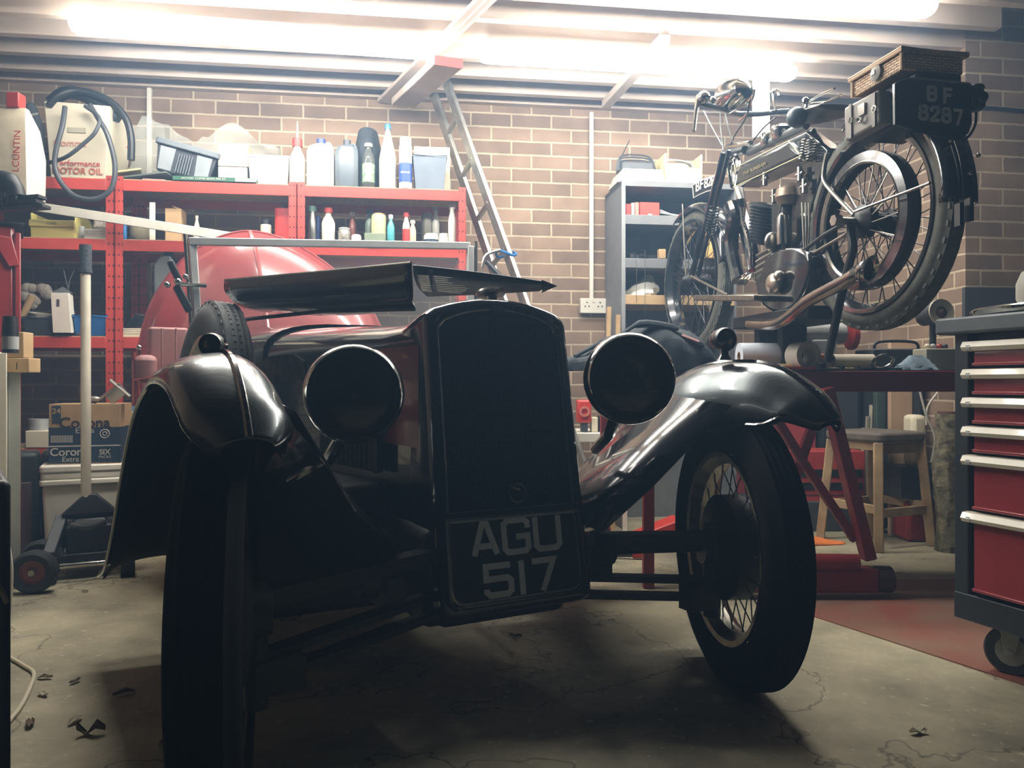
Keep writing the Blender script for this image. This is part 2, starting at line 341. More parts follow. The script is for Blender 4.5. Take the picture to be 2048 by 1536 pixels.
# ---- ladder ----
t = thing('ladder', 'aluminium ladder leaning on the brick wall beside the red shelving', 'ladder', (0, 0, 0))
T1, B1 = P(893, 165, 4.0), P(1062, 640, 3.75); T2, B2 = P(868, 190, 4.14), P(1010, 610, 4.02)
def zto(a, b, z): return a + (b - a) * ((z - a.z) / (b.z - a.z))
B1 = zto(T1, B1, .0) ; B2 = zto(T2, B2, .0)
for a, b in ((T1, B1), (T2, B2)):
    m = MB(); m.bar(a, b, .022, .06, up=(T2 - T1)); m.build('stile', ALU, t, world=True, bevel=.004)
for (x0, y0, x1, y1) in ((921, 228, 886, 256), (952, 319, 917, 347), (983, 411, 948, 434), (1013, 505, 975, 527)):
    z = P(x0, y0, 3.95).z; k = (T1.z - z) / (T1.z - B1.z); a = T1 + (B1 - T1) * k; z2 = z - .055; k2 = (T2.z - z2) / (T2.z - B2.z); b = T2 + (B2 - T2) * k2
    m = MB(); m.cyl(a, b, .014, seg=10); m.cyl(a + (a - b).normalized() * .013, a, .009, seg=8); m.build('rung', ALU, t, world=True)
k0 = .30
for z in (.9, .62, .34):
    k = (T1.z - z) / (T1.z - B1.z); k2 = (T2.z - z + .05) / (T2.z - B2.z)
    m = MB(); m.cyl(T1 + (B1 - T1) * k, T2 + (B2 - T2) * k2, .014, seg=10); m.build('rung', ALU, t, world=True)
c = P(1012, 508, 3.82)
m = MB(); m.tube(smooth([c + Vector((.05 * math.cos(a), .04 * math.sin(a), .012 * math.sin(a * 2))) for a in [k * math.pi / 4 for k in range(8)]], 3, True), .007, 6, closed=True)
tag(m.build('tie_strap', BLU, base=c), 'blue strap tied round the ladder stile', 'strap')
c = P(985, 535, 3.75)
t = thing('bench_clamp', 'black handled clamp hanging on the ladder below the blue strap', 'clamp', c)
m = MB(); m.tube([(-.03, 0, .03), (.09, 0, -.10)], .013, 8); m.build('handle', SATB, t)
m = MB(); m.tube(smooth([(-.05, 0, 0), (-.03, 0, .06), (.04, 0, .085)], 4), .008, 6); m.build('jaw', NIK, t)
# ================= vintage three wheeler =================
CA = R_(28); CAR = thing('vintage_car', 'black and red vintage open car with lifted bonnet panels standing in the garage', 'car', (.0214, 1.657, 0), CA)
CM = WM[CAR.name]; CI = CM.inverted()
def cl(x, y, d): return CI @ P(x, y, d)
# --- radiator shell (leans back) ---
LN = R_(10)
RT = Matrix.Translation((.056, .10, .23)) @ Matrix.Rotation(-LN, 4, 'X')   # local x across, z up the slope, y backwards
def rounded(pts_r, n=6):   # polygon with corner radii [(x,z,r)]
    out = []; N = len(pts_r)
    for i, (x, z, r) in enumerate(pts_r):
        p = Vector((x, z)); a = Vector(pts_r[i - 1][:2]); b = Vector(pts_r[(i + 1) % N][:2])
        if r == 0: out.append(p); continue
        u = (a - p).normalized(); v = (b - p).normalized(); ang = u.angle(v); dd = r / math.tan(ang / 2)
        s, e = p + u * dd, p + v * dd
        for k in range(n + 1):
            t = k / n; out.append((1 - t) ** 2 * s + 2 * t * (1 - t) * p + t * t * e)
    return out
def shell_outline(ins):
    w0 = .199 - ins; w1 = .193 - ins; zt = .742 - ins * .95
    arch = [(w1 * k / 8, zt - .040 * abs(k / 8) ** 2.2) for k in range(7, -8, -1)]
    pts = [(-w0, ins, .035), (w0, ins, .035), (w1, zt - .050, max(.012, .034 - ins * .4))] + [(x, z, 0) for x, z in arch] + [(-w1, zt - .050, max(.012, .034 - ins * .4))]
    return rounded(pts)
prof = [(0.0, .155), (0.0, .02), (.004, .006), (.011, -.003), (.02, -.004), (.026, .004), (.030, .012)]
m = MB(RT); rings = [[Vector((p.x, yy, p.y)) for p in shell_outline(i)] for i, yy in prof]
m.loft(rings, True, False); m.build('radiator_shell', BLK, CAR, sm=50)
m = MB(RT)
def rim_ring(mb, ins, y, r, z0=None):
    mb.tube([(p.x, y, p.y) for p in shell_outline(ins)], r, 6, closed=True)
rim_ring(m, .031, .005, .0038); m.build('shell_beading', NIK, CAR)
MESH = mat('radiator stone guard', '0d1216', .45, .2, var=.4, scale=60)
m = MB(RT); pts = [Vector((p.x, .022, p.y)) for p in shell_outline(.028)]; m.prism(pts, (0, .05, 0)); core = m.build('radiator_core', MESH, CAR, sm=0)
m = MB(RT)
for i in range(-13, 14): m.tube([(i * .0122, .019, .235), (i * .0122, .019, .69)], .0011, 4)
for k in range(37): m.tube([(-.163, .019, .237 + k * .0122), (.163, .019, .237 + k * .0122)], .0011, 4)
m.build('stone_guard', mat('guard wire', '0f151a', .5, .3), CAR, sm=0)
# black background of radiator vanes behind the guard
m = MB(RT); m.box(-.178, .178, .0, .02, .217, .236); m.build('cross_rail', BLK, CAR, bevel=.004)
m = MB(RT); m.tube([(.012 + .022 * math.cos(a), -.002, .268 + .022 * math.sin(a)) for a in [R_(20 * k) for k in range(18)]], .0028, 6, closed=True)
m.build('starter_ring', GUN, CAR)
m = MB(RT); m.cyl((.0, .012, .285), (.02, .0, .276), .004, seg=8); m.build('starting_shaft', NIK, CAR)
# badge and filler cap
m = MB(RT); m.prism([Vector(q) for q in ((-.02, -.006, .700), (.02, -.006, .700), (.015, .0, .728), (-.015, .0, .728))], (0, .012, 0)); bd = m.build('badge', SATB, CAR, bevel=.002)
txt('badge_lettering', 'BSA', RT @ FW(0, -.0075, .713), .018, NIK, bd)
m = MB(RT); m.lathe([(.016, -.02), (.016, .012), (.036, .016), (.039, .022), (.036, .028), (.02, .033), (.001, .036)], (0.02, .07, .752), (0, 0, 1), 20); m.build('filler_cap', NIK, CAR)
# number plate with white border
m = MB(RT); pts = rounded([(-.172, .024, .026), (.180, .022, .026), (.178, .214, .008), (-.174, .214, .008)])
m.prism([Vector((p.x, .008, p.y)) for p in pts], (0, .01, 0)); pl = m.build('number_plate', SATB, CAR, sm=0)
m = MB(RT); m.tube([(p.x, .005, p.y) for p in pts], .004, 6, closed=True); m.build('plate_border', mat('border grey', 'a2a6a8', .6), pl)
# blocky digits
PW = mat('plate letter grey', 'd6dadb', .6)
def strokes(mb, polys, ox, oz, sx, sz, y=.004, w=.0145, th=.003):
    for pl_ in polys:
        pts = [Vector((ox + x * sx, oz + z * sz)) for x, z in pl_]
        L = []; Rr = []
        for i, p in enumerate(pts):
            a = (p - pts[i - 1]).normalized() if i else None; b = (pts[i + 1] - p).normalized() if i < len(pts) - 1 else None
            if a is None: nrm = Vector((-b.y, b.x)); k = 1
            elif b is None: nrm = Vector((-a.y, a.x)); k = 1
            else:
                na = Vector((-a.y, a.x)); nb = Vector((-b.y, b.x)); nrm = (na + nb).normalized(); k = min(2, 1 / max(.3, nrm.dot(na)))
            L.append(p + nrm * w / 2 * k); Rr.append(p - nrm * w / 2 * k)
        for i in range(len(pts) - 1):
            q = [L[i], L[i + 1], Rr[i + 1], Rr[i]]
            mb.prism([Vector((v.x, y, v.y)) for v in q], (0, th, 0))
GLY = {'A': [[(.0, 0), (.42, 1), (.58, 1), (1., 0)], [(.16, .27), (.84, .27)]],
       'G': [[(1, .72), (1, .9), (.86, 1), (.14, 1), (0, .88), (0, .12), (.14, 0), (.86, 0), (1, .12), (1, .47), (.5, .47)]],
       'U': [[(0, 1.08), (0, .12), (.14, 0), (.86, 0), (1, .12), (1, 1.08)]],
       '5': [[(1, 1), (0, 1), (0, .56), (.86, .56), (1, .45), (1, .12), (.86, 0), (.14, 0), (0, .12), (0, .22)]],
       '1': [[(.5, -.08), (.5, 1.08)]], '7': [[(0, 1), (1, 1), (.42, -.08)]],
       'B': [[(0, 0), (0, 1), (.8, 1), (1, .88), (1, .62), (.85, .53), (0, .53)], [(.85, .53), (1, .42), (1, .12), (.85, 0), (0, 0)]],
       'F': [[(1, 1), (0, 1), (0, -.08)], [(0, .52), (.8, .52)]],
       '8': [[(.2, .53), (0, .42), (0, .12), (.18, 0), (.82, 0), (1, .12), (1, .42), (.8, .53), (.2, .53), (.05, .66), (.05, .88), (.2, 1), (.8, 1), (.95, .88), (.95, .66), (.8, .53)]],
       '2': [[(0, .75), (0, .88), (.18, 1), (.82, 1), (1, .88), (1, .65), (0, .05), (0, 0), (1.05, 0)]]}
for ch, xa, xb, za, zb in (('A', -.108, -.050, .134, .206), ('G', -.029, .033, .134, .206), ('U', .055, .118, .134, .203), ('5', -.083, -.020, .043, .107), ('1', -.005, .023, .041, .107), ('7', .038, .096, .043, .107)):
    m = MB(RT); strokes(m, GLY[ch], xa, za, xb - xa, zb - za, w=.0140); m.build('plate_letter', PW, pl, sm=0)
# --- bonnet: lofted body from radiator to scuttle ---
def bsec(y, hw, zt, zb, crown, cx=.05):
    pts = []
    for k in range(17):
        t = k / 16 * math.pi
        x = math.cos(t); s = math.sin(t)
        px = cx + hw * (abs(x) ** .55) * (1 if x >= 0 else -1)
        pts.append(Vector((px, y, zt - crown + crown * s ** .9)))
    pts.append(Vector((cx - hw, y, zb))); pts.append(Vector((cx + hw, y, zb)))
    return pts
BUR = mat('black bonnet paint', '141619', .2, coat=1., var=.2)
secs = [bsec(.24, .185, .915, .35, .07), bsec(.5, .205, .915, .33, .075), bsec(.8, .25, .925, .32, .085, .03), bsec(1.1, .33, .94, .32, .10, 0)]
m = MB(); m.loft(secs); m.build('bonnet_body', BUR, CAR, sm=50)
secs = [bsec(1.1, .34, .95, .30, .10, 0), bsec(1.3, .44, .96, .28, .11, 0), bsec(1.42, .50, .93, .26, .09, 0)]
m = MB(); m.loft(secs); m.build('scuttle', BUR, CAR, sm=50)
# bonnet side louvres and side window of engine bay, left hand side of picture
m = MB()
for k in range(14):
    y = .44 + k * .028; m.boxc((-.175 - .045 * max(0, y - .5) / .3, y, .60), (.02, .012, .15), (0, 0, R_(25)))
m.build('bonnet_louvre', SATB, CAR)
m = MB(); p0 = [cl(505, 760, 2.22), cl(515, 728, 2.22), cl(545, 712, 2.15), cl(590, 708, 2.05), cl(612, 722, 2.0), cl(618, 762, 2.0)]
m.prism(p0, (-.006, 0, 0)); m.build('bonnet_port', mat('port grey', '4c5452', .5, var=.5, scale=40), CAR, sm=0)
m = MB(); m.tube([cl(480, 640, 2.33), cl(650, 622, 2.1), cl(828, 618, 1.88)], .006, 6); m.build('hinge_rod', GUN, CAR)
# maroon lower side of the bonnet beside the radiator
m = MB(); m.grid([[Vector((.05 - (.185 + .02 * (y - .24) / .26 if y < .5 else .205 + .045 * (y - .5) / .3) - .003, y, z)) for z in (.60, .70, .80, .842)] for y in (.25, .35, .45, .58)]); m.build('side_panel', CRED, CAR, solid=.002, sm=0)
# raised bonnet panels
def sheet(name, rails, mt, n=8, th=.004, parent=CAR):
    rs = [smooth(r, n) for r in rails]; cols = []
    k = len(rs[0])
    rows = [smooth([r[i] for r in rs], 5) for i in range(k)]
    m = MB(); m.grid(rows); return m.build(name, mt, parent, solid=th, sm=60)
m1 = sheet('bonnet_panel', [[cl(450, 560, 2.24), cl(640, 543, 1.98), cl(822, 525, 1.76)], [cl(452, 585, 2.25), cl(640, 568, 1.99), cl(824, 552, 1.77)], [cl(488, 615, 2.30), cl(650, 606, 2.04), cl(827, 588, 1.82)], [cl(560, 627, 2.42), cl(680, 630, 2.16), cl(830, 618, 1.90)]], BUR)
m = MB(); m.tube([cl(450, 560, 2.24), cl(640, 543, 1.98), cl(822, 525, 1.76)], .003, 6); m.build('panel_edge', NIK, m1)
m2 = sheet('bonnet_panel', [[cl(826, 530, 2.02), cl(960, 545, 1.97), cl(1088, 563, 1.93)], [cl(828, 552, 2.05), cl(960, 560, 1.99), cl(1090, 569, 1.935)], [cl(838, 576, 2.12), cl(960, 576, 2.03), cl(1088, 576, 1.95)], [cl(855, 592, 2.2), cl(960, 588, 2.08), cl(1080, 581, 1.97)]], mat('panel underside', '0c1012', .4, var=.3, spec=.25))
m = MB(); pt = [cl(1085, 560, 1.925), cl(1115, 572, 1.93), cl(1085, 585, 1.96), cl(1090, 573, 1.94)]; m.prism(pt, (0, .006, 0)); m.build('panel_tip', SATB, m2, sm=0)
for r in range(9):
    k = r / 8; y = 550 + 30 * k; d = 2.04 + .07 * k
    m = MB(); m.tube([cl(836 + 8 * k, y, d - .02), cl(858 + 6 * k, y + 1.5, d - .03)], .0028, 5); m.tube([cl(868 + 8 * k, y + 1, d - .02), cl(965 - 40 * k, y + 9 - 4 * k, d - .045)], .0028, 5); m.build('louvre', NIK, m2)
m = MB(); m.bar(cl(861, 537, 2.0), cl(860, 588, 2.13), .014, .006); m.build('stiffener', SATB, m2)
m = MB(); m.tube(smooth([cl(560, 612, 2.38), cl(590, 590, 2.4), cl(640, 574, 2.4)], 5), .012, 6); m.build('bonnet_strap', GUN, CAR)
# --- lamps ---
LENS = mat('dark lens glass', '1f2422', .05, trans=.0, coat=1., var=.25, scale=5, spec=1)
LGL = mat('smoked lamp glass', '2b3228', .04, coat=1., alpha=.28, var=.2, scale=5)
def lamp(x, y, d, r, nm='headlamp'):
    c = cl(x, y, d); fx = Vector((0, -1, 0))
    # face turned a touch toward the centre of the view
    ax = (CI.to_3x3() @ Vector((-(x - 1024) / F * .5 + .12, -1, .0))).normalized()
    m = MB(); m.ring([(.001, -.16), (.04, -.15), (r * .72, -.09), (r * .95, -.03), (r, -.012), (r * 1.0, 0), (r * .93, .012), (r * .9, .004), (r * .7, -.07), (.001, -.12)], c, ax, 40); b = m.build(nm, BLK, CAR)
    m = MB(); m.ring([(r * .90, .016), (r * .94, .022), (r * .99, .016), (r * 1.035, .0), (r * 1.035, -.012), (r * .99, -.026), (r * .90, .006)], c, ax, 56); m.build('rim', CHR, b)
    m = MB(); m.ring([(r * .905, .002), (r * .915, .008), (r * .8, .016), (r * .5, .024), (r * .2, .028), (.001, .029), (.001, .026), (r * .5, .021), (r * .8, .013)], c, ax, 40); m.build('lens', LGL, b)
    m = MB(); m.ring([(r * .9, .0), (r * .75, -.02), (r * .5, -.042), (r * .2, -.058), (.001, -.062), (.001, -.066), (r * .5, -.046), (r * .9, -.004)], c, ax, 40); m.build('reflector', mat('tarnished reflector', '8a8c78', .14, 1., var=.5, scale=9, bump=.25), b, sm=60)
    m = MB(); m.ball(c + ax * -.03, .012); m.build('bulb', NIK, b)
    m = MB(); m.ring([(r * .78, .018), (r * .80, .023), (r * .82, .017)], c, ax, 48); m.build('inner_ring', GUN, b)
    return b, c, ax
b, c, ax = lamp(708, 788, 1.52, .0955); m = MB(); m.tube([c + Vector((0, .05, -.07)), c + Vector((-.02, .12, -.14)), c + Vector((-.06, .28, -.2))], .014, 10); m.build('bracket', BLK, b)
b, c, ax = lamp(1260, 757, 1.70, .0985); m = MB(); m.tube([c + Vector((0, .05, -.07)), c + Vector((.03, .12, -.13)), c + Vector((.10, .28, -.18))], .014, 10); m.build('bracket', BLK, b)
def sidelamp(x, y, d, r, dark, zb):
    c = cl(x, y, d); ax = (CI.to_3x3() @ Vector((.25 if not dark else .02, -1, 0))).normalized()
    m = MB(); m.lathe([(.003, -.06), (r * .6, -.05), (r * .95, -.025), (r, 0), (r * .9, .006)], c, ax, 24); b = m.build('side_lamp', BLK, CAR)
    m = MB(); m.ring([(r * .85, .008), (r * .95, .012), (r * 1.05, .002), (r * .95, -.01)], c, ax, 32); m.build('rim', GUN, b)
    m = MB(); m.lathe([(r * .86, .004), (r * .6, .010), (.001, .013)], c, ax, 24); m.build('lens', LENS, b)
    m = MB(); m.lathe([(.02, zb), (.012, zb + .012), (.009, -r * .8)], c, (0, 0, 1), 12); m.build('stem', BLK, b)
sidelamp(424, 690, 1.37, .0205, True, -.045); sidelamp(1449, 679, 1.93, .029, False, -.052)
# --- wings ---
path = [(-.305, .672), (-.275, .705), (-.23, .742), (-.14, .788), (-.02, .803), (.13, .790), (.30, .725), (.47, .60), (.66, .44), (.82, .325), (.97, .27)]
WPAINT = mat('worn black wing paint', '565c5e', .27, .8, var=.4, scale=9, coat=.6)
def wing(cx, sgn):
    P2 = smooth([Vector((0, y, z)) for y, z in path], 4); n = len(P2); rows = []; crown = []
    for i, p in enumerate(P2):
        t = P2[min(i + 1, n - 1)] - P2[max(i - 1, 0)]; t.normalize(); nz = Vector((0, -t.z, t.y))
        if nz.z < 0: nz = -nz
        s = i / (n - 1); u = min(1, s / .22)
        wd = .035 + .048 * math.sin(u * math.pi / 2) + max(0, s - .2) * .10
        din = .02 + .06 * u + .09 * min(1, max(0, s - .15) / .2) - max(0, s - .6) * .12; dout = .03 + .012 * math.sin(min(1, s / .2) * math.pi) + .02 * u
        off = sgn * (max(0, s - .5) * .06)
        row = []
        for k in range(-8, 9):
            a = k / 8; dr = (din if a * sgn < 0 else dout)
            row.append(Vector((cx + off + wd * math.sin(a * math.pi / 2), p.y, p.z)) - nz * dr * (1 - math.cos(a * math.pi / 2)))
        rows.append(row); crown.append(row[8] + nz * .003)
    m = MB(); m.grid(rows); o = m.build('front_wing', WPAINT, CAR, solid=.004, sm=70)
    m = MB(); m.grid([[Vector((cx + (q.x - cx) * .94, q.y + .004 * (1 if i < 4 else 0), q.z - .010)) for q in r] for i, r in enumerate(rows)]); m.build('wing_underside', mat('underseal', '0c0e10', .9, var=.3, spec=.2), o, solid=.002, sm=70)
    m = MB(); m.tube(crown, .006, 6); m.build('crown_bead', BLK, o)
    m = MB(); m.tube([r[0] for r in rows], .004, 6); m.tube([r[-1] for r in rows], .004, 6); m.build('wired_edge', BLK, o)
    return o
wl = wing(-.61, -1); wr = wing(.61, 1)
# stay struts and splash apron between wing and chassis
for s in (-1, 1):
    m = MB(); m.grid([[(s * .50, -.10, .70), (s * .36, .02, .50), (s * .25, .06, .40)], [(s * .50, .1, .72), (s * .34, .15, .52), (s * .22, .2, .42)], [(s * .50, .40, .58), (s * .36, .4, .47), (s * .24, .42, .38)], [(s * .50, .8, .28), (s * .4, .8, .28), (s * .3, .8, .28)]])
    m.build('apron', BLK, CAR, solid=.003, sm=60)
# --- road wheels ---
def road_wheel(name, c, ax, Rt=.342, tw=.052, Rr=.225, spokes=40, side=1, rimm=None, tyrem=None, hubr=.095, parent=CAR, tread=True, dark_hub=True, hw=.045):
    ax = Vector(ax).normalized(); fm = frame_z(ax); c = Vector(c)
    Rm = Rt - tw
    m = MB(); m.ring([(Rr, -.038), (Rr + .014, -.041), (Rr + .016, -.034), (Rr + .004, -.026), (Rr - .012, -.012), (Rr - .014, 0), (Rr - .012, .012), (Rr + .004, .026), (Rr + .016, .034), (Rr + .014, .041), (Rr, .038), (Rr - .018, .014), (Rr - .018, -.014)], c, ax, 64); w_ = m.build(name, rimm or NIK, parent)
    prof = []
    for k in range(40):
        a = 2 * math.pi * k / 40; rr = Rm + (tw * 1.0) * math.cos(a) * (1 if math.cos(a) > 0 else 1.15); z = math.sin(a) * tw * 1.02
        if math.cos(a) > .75: rr = Rm + tw * .93 + (0 if k % 2 else .005)
        prof.append((max(rr, Rr + .002), z))
    m = MB(); m.ring(prof, c, ax, 80)
    if tread:
        for k in range(90):
            a = 2 * math.pi * k / 90; r0 = Vector((math.cos(a), math.sin(a), 0)); tn = Vector((-math.sin(a), math.cos(a), 0))
            for z in (-.027, -.010, .010, .027):
                q = c + fm @ (r0 * (Rt - .005 - (.002 if abs(z) > .02 else 0)) + Vector((0, 0, (z + (.004 if k % 2 else -.004)) * tw / .055)))
                x = fm @ tn * .008; y = fm @ Vector((0, 0, .0065)); u = fm @ r0 * .004
                m.hull8([q - x - y - u, q + x - y - u, q + x + y - u, q - x + y - u, q - x - y + u, q + x - y + u, q + x + y + u, q - x + y + u])
    m.build('tyre', tyrem or RUB, w_, sm=40)
    m = MB(); m.lathe([(.012, -.07 * 1), (.03, -.065), (.035, -hw), (hubr * .45, -hw), (hubr * .45, -hw + .01), (.03, -hw + .015), (.03, hw - .015), (.04, hw - .01), (.04, hw), (.02, hw + .02), (.012, hw + .03)], c, ax, 24)
    m.build('hub', SATB, w_)
    for k in range(spokes):
        a = 2 * math.pi * k / spokes; sd = 1 if k % 2 else -1; tw_ = R_(28) * (1 if (k // 2) % 2 else -1)
        p = c + fm @ Vector((math.cos(a + tw_) * .04, math.sin(a + tw_) * .04, sd * hw * .8)); q = c + fm @ Vector((math.cos(a) * (Rr - .012), math.sin(a) * (Rr - .012), sd * .004))
        m = MB(); m.cyl(p, q, .0018, seg=5); m.build('spoke', SP, w_, sm=0)
    return w_
SP = mat('spoke steel', '54565a', .35, .8)
wdir = CI.to_3x3() @ Vector((math.cos(R_(7)), math.sin(R_(7)), 0))   # axle direction of the steered wheels
for s in (-1, 1):
    wdir = CI.to_3x3() @ Vector((math.cos(R_(7 if s > 0 else 16)), math.sin(R_(7 if s > 0 else 16)), 0))
    c = Vector((.61 * s, 0, .342))
    w_ = road_wheel('wheel', c, wdir, side=s, tread=False, tyrem=mat('black road tyre', '0e0f11', .95, var=.3, scale=30, spec=.15))
    inn = wdir * (-s)
    m = MB(); m.lathe([(.02, -.04), (.125, -.035), (.13, -.03), (.13, .02), (.11, .03), (.05, .04), (.04, .07)], c + inn * .02, inn, 36); m.build('brake_drum', SATB, w_)
    # suspension: upper leaf springs, lower arm
    e = c + inn * .06
    m = MB()
    for z, t in ((.375, .012), (.386, .008), (.364, .008)): m.bar((.12 * s + .05, .20, z - .01), (e.x, e.y, z - .01), .045, t)
    m.build('leaf_spring', SATB, CAR)
    m = MB()
    for z in (.275, .232): m.bar((.12 * s + .05, .2, z), (e.x, e.y, z - .015), .04, .014)
    m.cyl((e.x, e.y, .17), (e.x, e.y, .40), .022, seg=12); m.boxc((e.x - .04 * s, e.y, .225), (.09, .05, .06)); m.build('lower_arm', SATB, CAR)
    m = MB(); m.cyl((.1 * s, .22, .34), (e.x, e.y + .02, .345), .018, seg=12); m.lathe([(.02, -.03), (.045, -.02), (.05, 0), (.045, .02), (.02, .03)], (.3 * s, .14, .342), (1, 0, 0), 16); m.build('drive_shaft', SATB, CAR)
# chassis, differential, undertray
m = MB(); m.box(-.16, .2, .16, 1.2, .20, .42); m.box(-.13, .2, .14, .3, .2, .4); m.box(-.52, -.15, .42, 1.35, .19, .50); m.build('undertray_and_blocker', SATB, CAR, bevel=.02)  # wide left box added to block light and keep the gap dark
m = MB(); m.bar((-.24, .12, .30), (-.42, 2.0, .32), .04, .07); m.bar((.30, .12, .30), (.42, 2.0, .32), .04, .07); m.build('chassis_rail', SATB, CAR)
# --- spare wheel on the flank ---
sc = cl(418, 835, 2.28); sax = CI.to_3x3() @ Vector((-.83, -.55, .08))
road_wheel('spare_wheel', sc, sax, spokes=24, tyrem=mat('grey tyre rubber', '6a6c6a', .75, var=.25, scale=30))
# --- windscreen ---
WS = mat('screen frame grey', 'c6c8c4', .4, .3)
tl, tr = cl(378, 483, 2.76), cl(940, 492, 3.05); bl_, br_ = Vector((tl.x + .02, tl.y, .93)), Vector((tr.x, tr.y, .93))
m = MB(); m.bar(tl, tr, .02, .028); ws = m.build('windscreen_frame', WS, CAR, bevel=.003)
for a, b in ((tl + Vector((.012, 0, .0)), bl_ + Vector((.012, 0, 0))), (tr, br_)):
    m = MB(); m.bar(a, b, .026, .02, up=(0, 1, 0)); m.build('side_bar', WS, ws, bevel=.003)
for a, b in ((tl + Vector((-.012, 0, .025)), bl_ + Vector((-.01, 0, 0))), (tr + Vector((.025, 0, .02)), br_ + Vector((.025, 0, 0)))):
    m = MB(); m.tube([a, b], .008, 8); m.build('post', NIK, ws)
m = MB(); m.prism([tl + Vector((.02, 0, -.01)), tr + Vector((-.01, 0, -.01)), br_, bl_ + Vector((.02, 0, 0))], (0, .004, 0)); m.build('glass', mat('screen glass', 'dfe6e2', .03, alpha=.10, var=.02), ws, sm=0)
# mirror and semaphore clamp on the left post
mc = cl(352, 565, 2.72)
m = MB(); m.bar(mc + Vector((-.02, 0, .075)), mc + Vector((.012, 0, .0)), .035, .022); m.bar(mc + Vector((.0, 0, -.01)), mc + Vector((.045, 0, -.10)), .036, .026); mm_ = m.build('mirror', SATB, ws, bevel=.006)
m = MB(); m.ball(mc + Vector((-.03, -.02, -.012)), .012); m.ball(mc + Vector((.005, -.02, .0)), .014); m.cyl(mc + Vector((0, 0, -.005)), mc + Vector((.10, 0, -.005)), .008, seg=8); m.ball(mc + Vector((.03, -.02, .02)), .01); m.build('mirror_bracket', CHR, ws)
# --- body tub, tail and seats ---
m = MB()
outl = [(-.50, 1.42), (-.62, 1.55), (-.66, 1.75), (-.60, 1.95), (-.45, 2.02), (0, 2.0), (.35, 1.85), (.52, 1.7), (.58, 1.6), (.56, 1.5), (.5, 1.42)]
O2 = [Vector((x, y, 0)) for x, y in outl]; O2 = smooth(O2, 4)
rings = []
for z, k in ((.24, .94), (.4, .98), (.55, 1.), (.72, 1.0)):
    rings.append([Vector((p.x * k, p.y, z)) for p in O2])
m.loft(rings, False, False); m.build('body_side', CRED, CAR, solid=.01, sm=50)
m = MB(); m.prism([Vector((p.x * .93, p.y, .26)) for p in O2], (0, 0, .02)); m.build('body_floor', SATB, CAR, sm=0)
# tail shell standing up behind the seats, convex toward the front
def tail():
    d0 = 3.28
    edge = [(268, 812), (270, 745), (279, 690), (298, 620), (325, 570), (362, 525), (405, 492), (450, 472), (500, 464), (560, 477), (625, 510), (690, 560), (735, 610), (765, 670), (785, 740), (790, 812)]
    E = smooth([cl(x, y, d0 + .06 * abs(x - 500) / 230) for x, y in edge], 3)
    n = len(E); base = cl(520, 812, d0)
    rows = []
    for i in range(13):
        t = i / 12; bulge = .30 * (1 - t ** 2.2) ** .8; row = []
        for p in E:
            c0 = Vector((base.x, base.y, base.z - .02)); q = c0 + (p - c0) * t
            row.append(q + Vector((0, -bulge, 0)))
        rows.append(row)
    m = MB(); m.grid(rows); o = m.build('tail_shell', CRED, CAR, solid=.008, sm=60)
    m = MB(); mid = [r[24] + Vector((0, -.004, 0)) for r in rows]; m.tube(mid, .009, 6); m.build('centre_rib', CRED, o)
    m = MB(); m.tube(rows[-1], .009, 6); m.build('shell_lip', CRED, o)
tail()
PINK = mat('dusky pink leathercloth', '9a6a66', .6, var=.15, bump=.1)
def cushion(x0, x1, y0, y1, d, dz, n, name):
    a = cl(x0, y1, d); b = cl(x1, y0, d); w_ = (b.x - a.x) / n
    for k in range(n):
        m = MB(); m.rbox(a.x + k * w_, a.x + (k + 1) * w_ - .003, a.y - .05, a.y + .09, a.z, b.z, r=.015); m.build(name, PINK, CAR, bevel=.008)
cushion(296, 380, 655, 765, 2.93, 0, 1, 'seat_back')
for x_ in (324, 352): m = MB(); m.tube([cl(x_, 657, 2.872), cl(x_, 765, 2.872)], .004, 6); m.build('seat_piping', PINK, CAR)
a = cl(268, 765, 2.85); m = MB(); m.rbox(a.x, a.x + .075, a.y - .08, a.y + .25, a.z, a.z + .10, r=.03); m.build('arm_rest', PINK, CAR, bevel=.02)
m = MB(); m.tube([cl(268, 760, 2.8), cl(345, 752, 2.75)], .006, 6); m.tube([cl(275, 762, 2.78), cl(288, 905, 2.78)], .006, 6); m.tube([cl(268, 705, 2.8), cl(272, 830, 2.8)], .005, 6); m.build('door_edge', CRED, CAR)
a = cl(278, 695, 2.82); m = MB(); m.ball(a, .010); m.cyl(a, a - Vector((0, 0, .03)), .006, seg=8); m.build('door_catch', CHR, CAR)
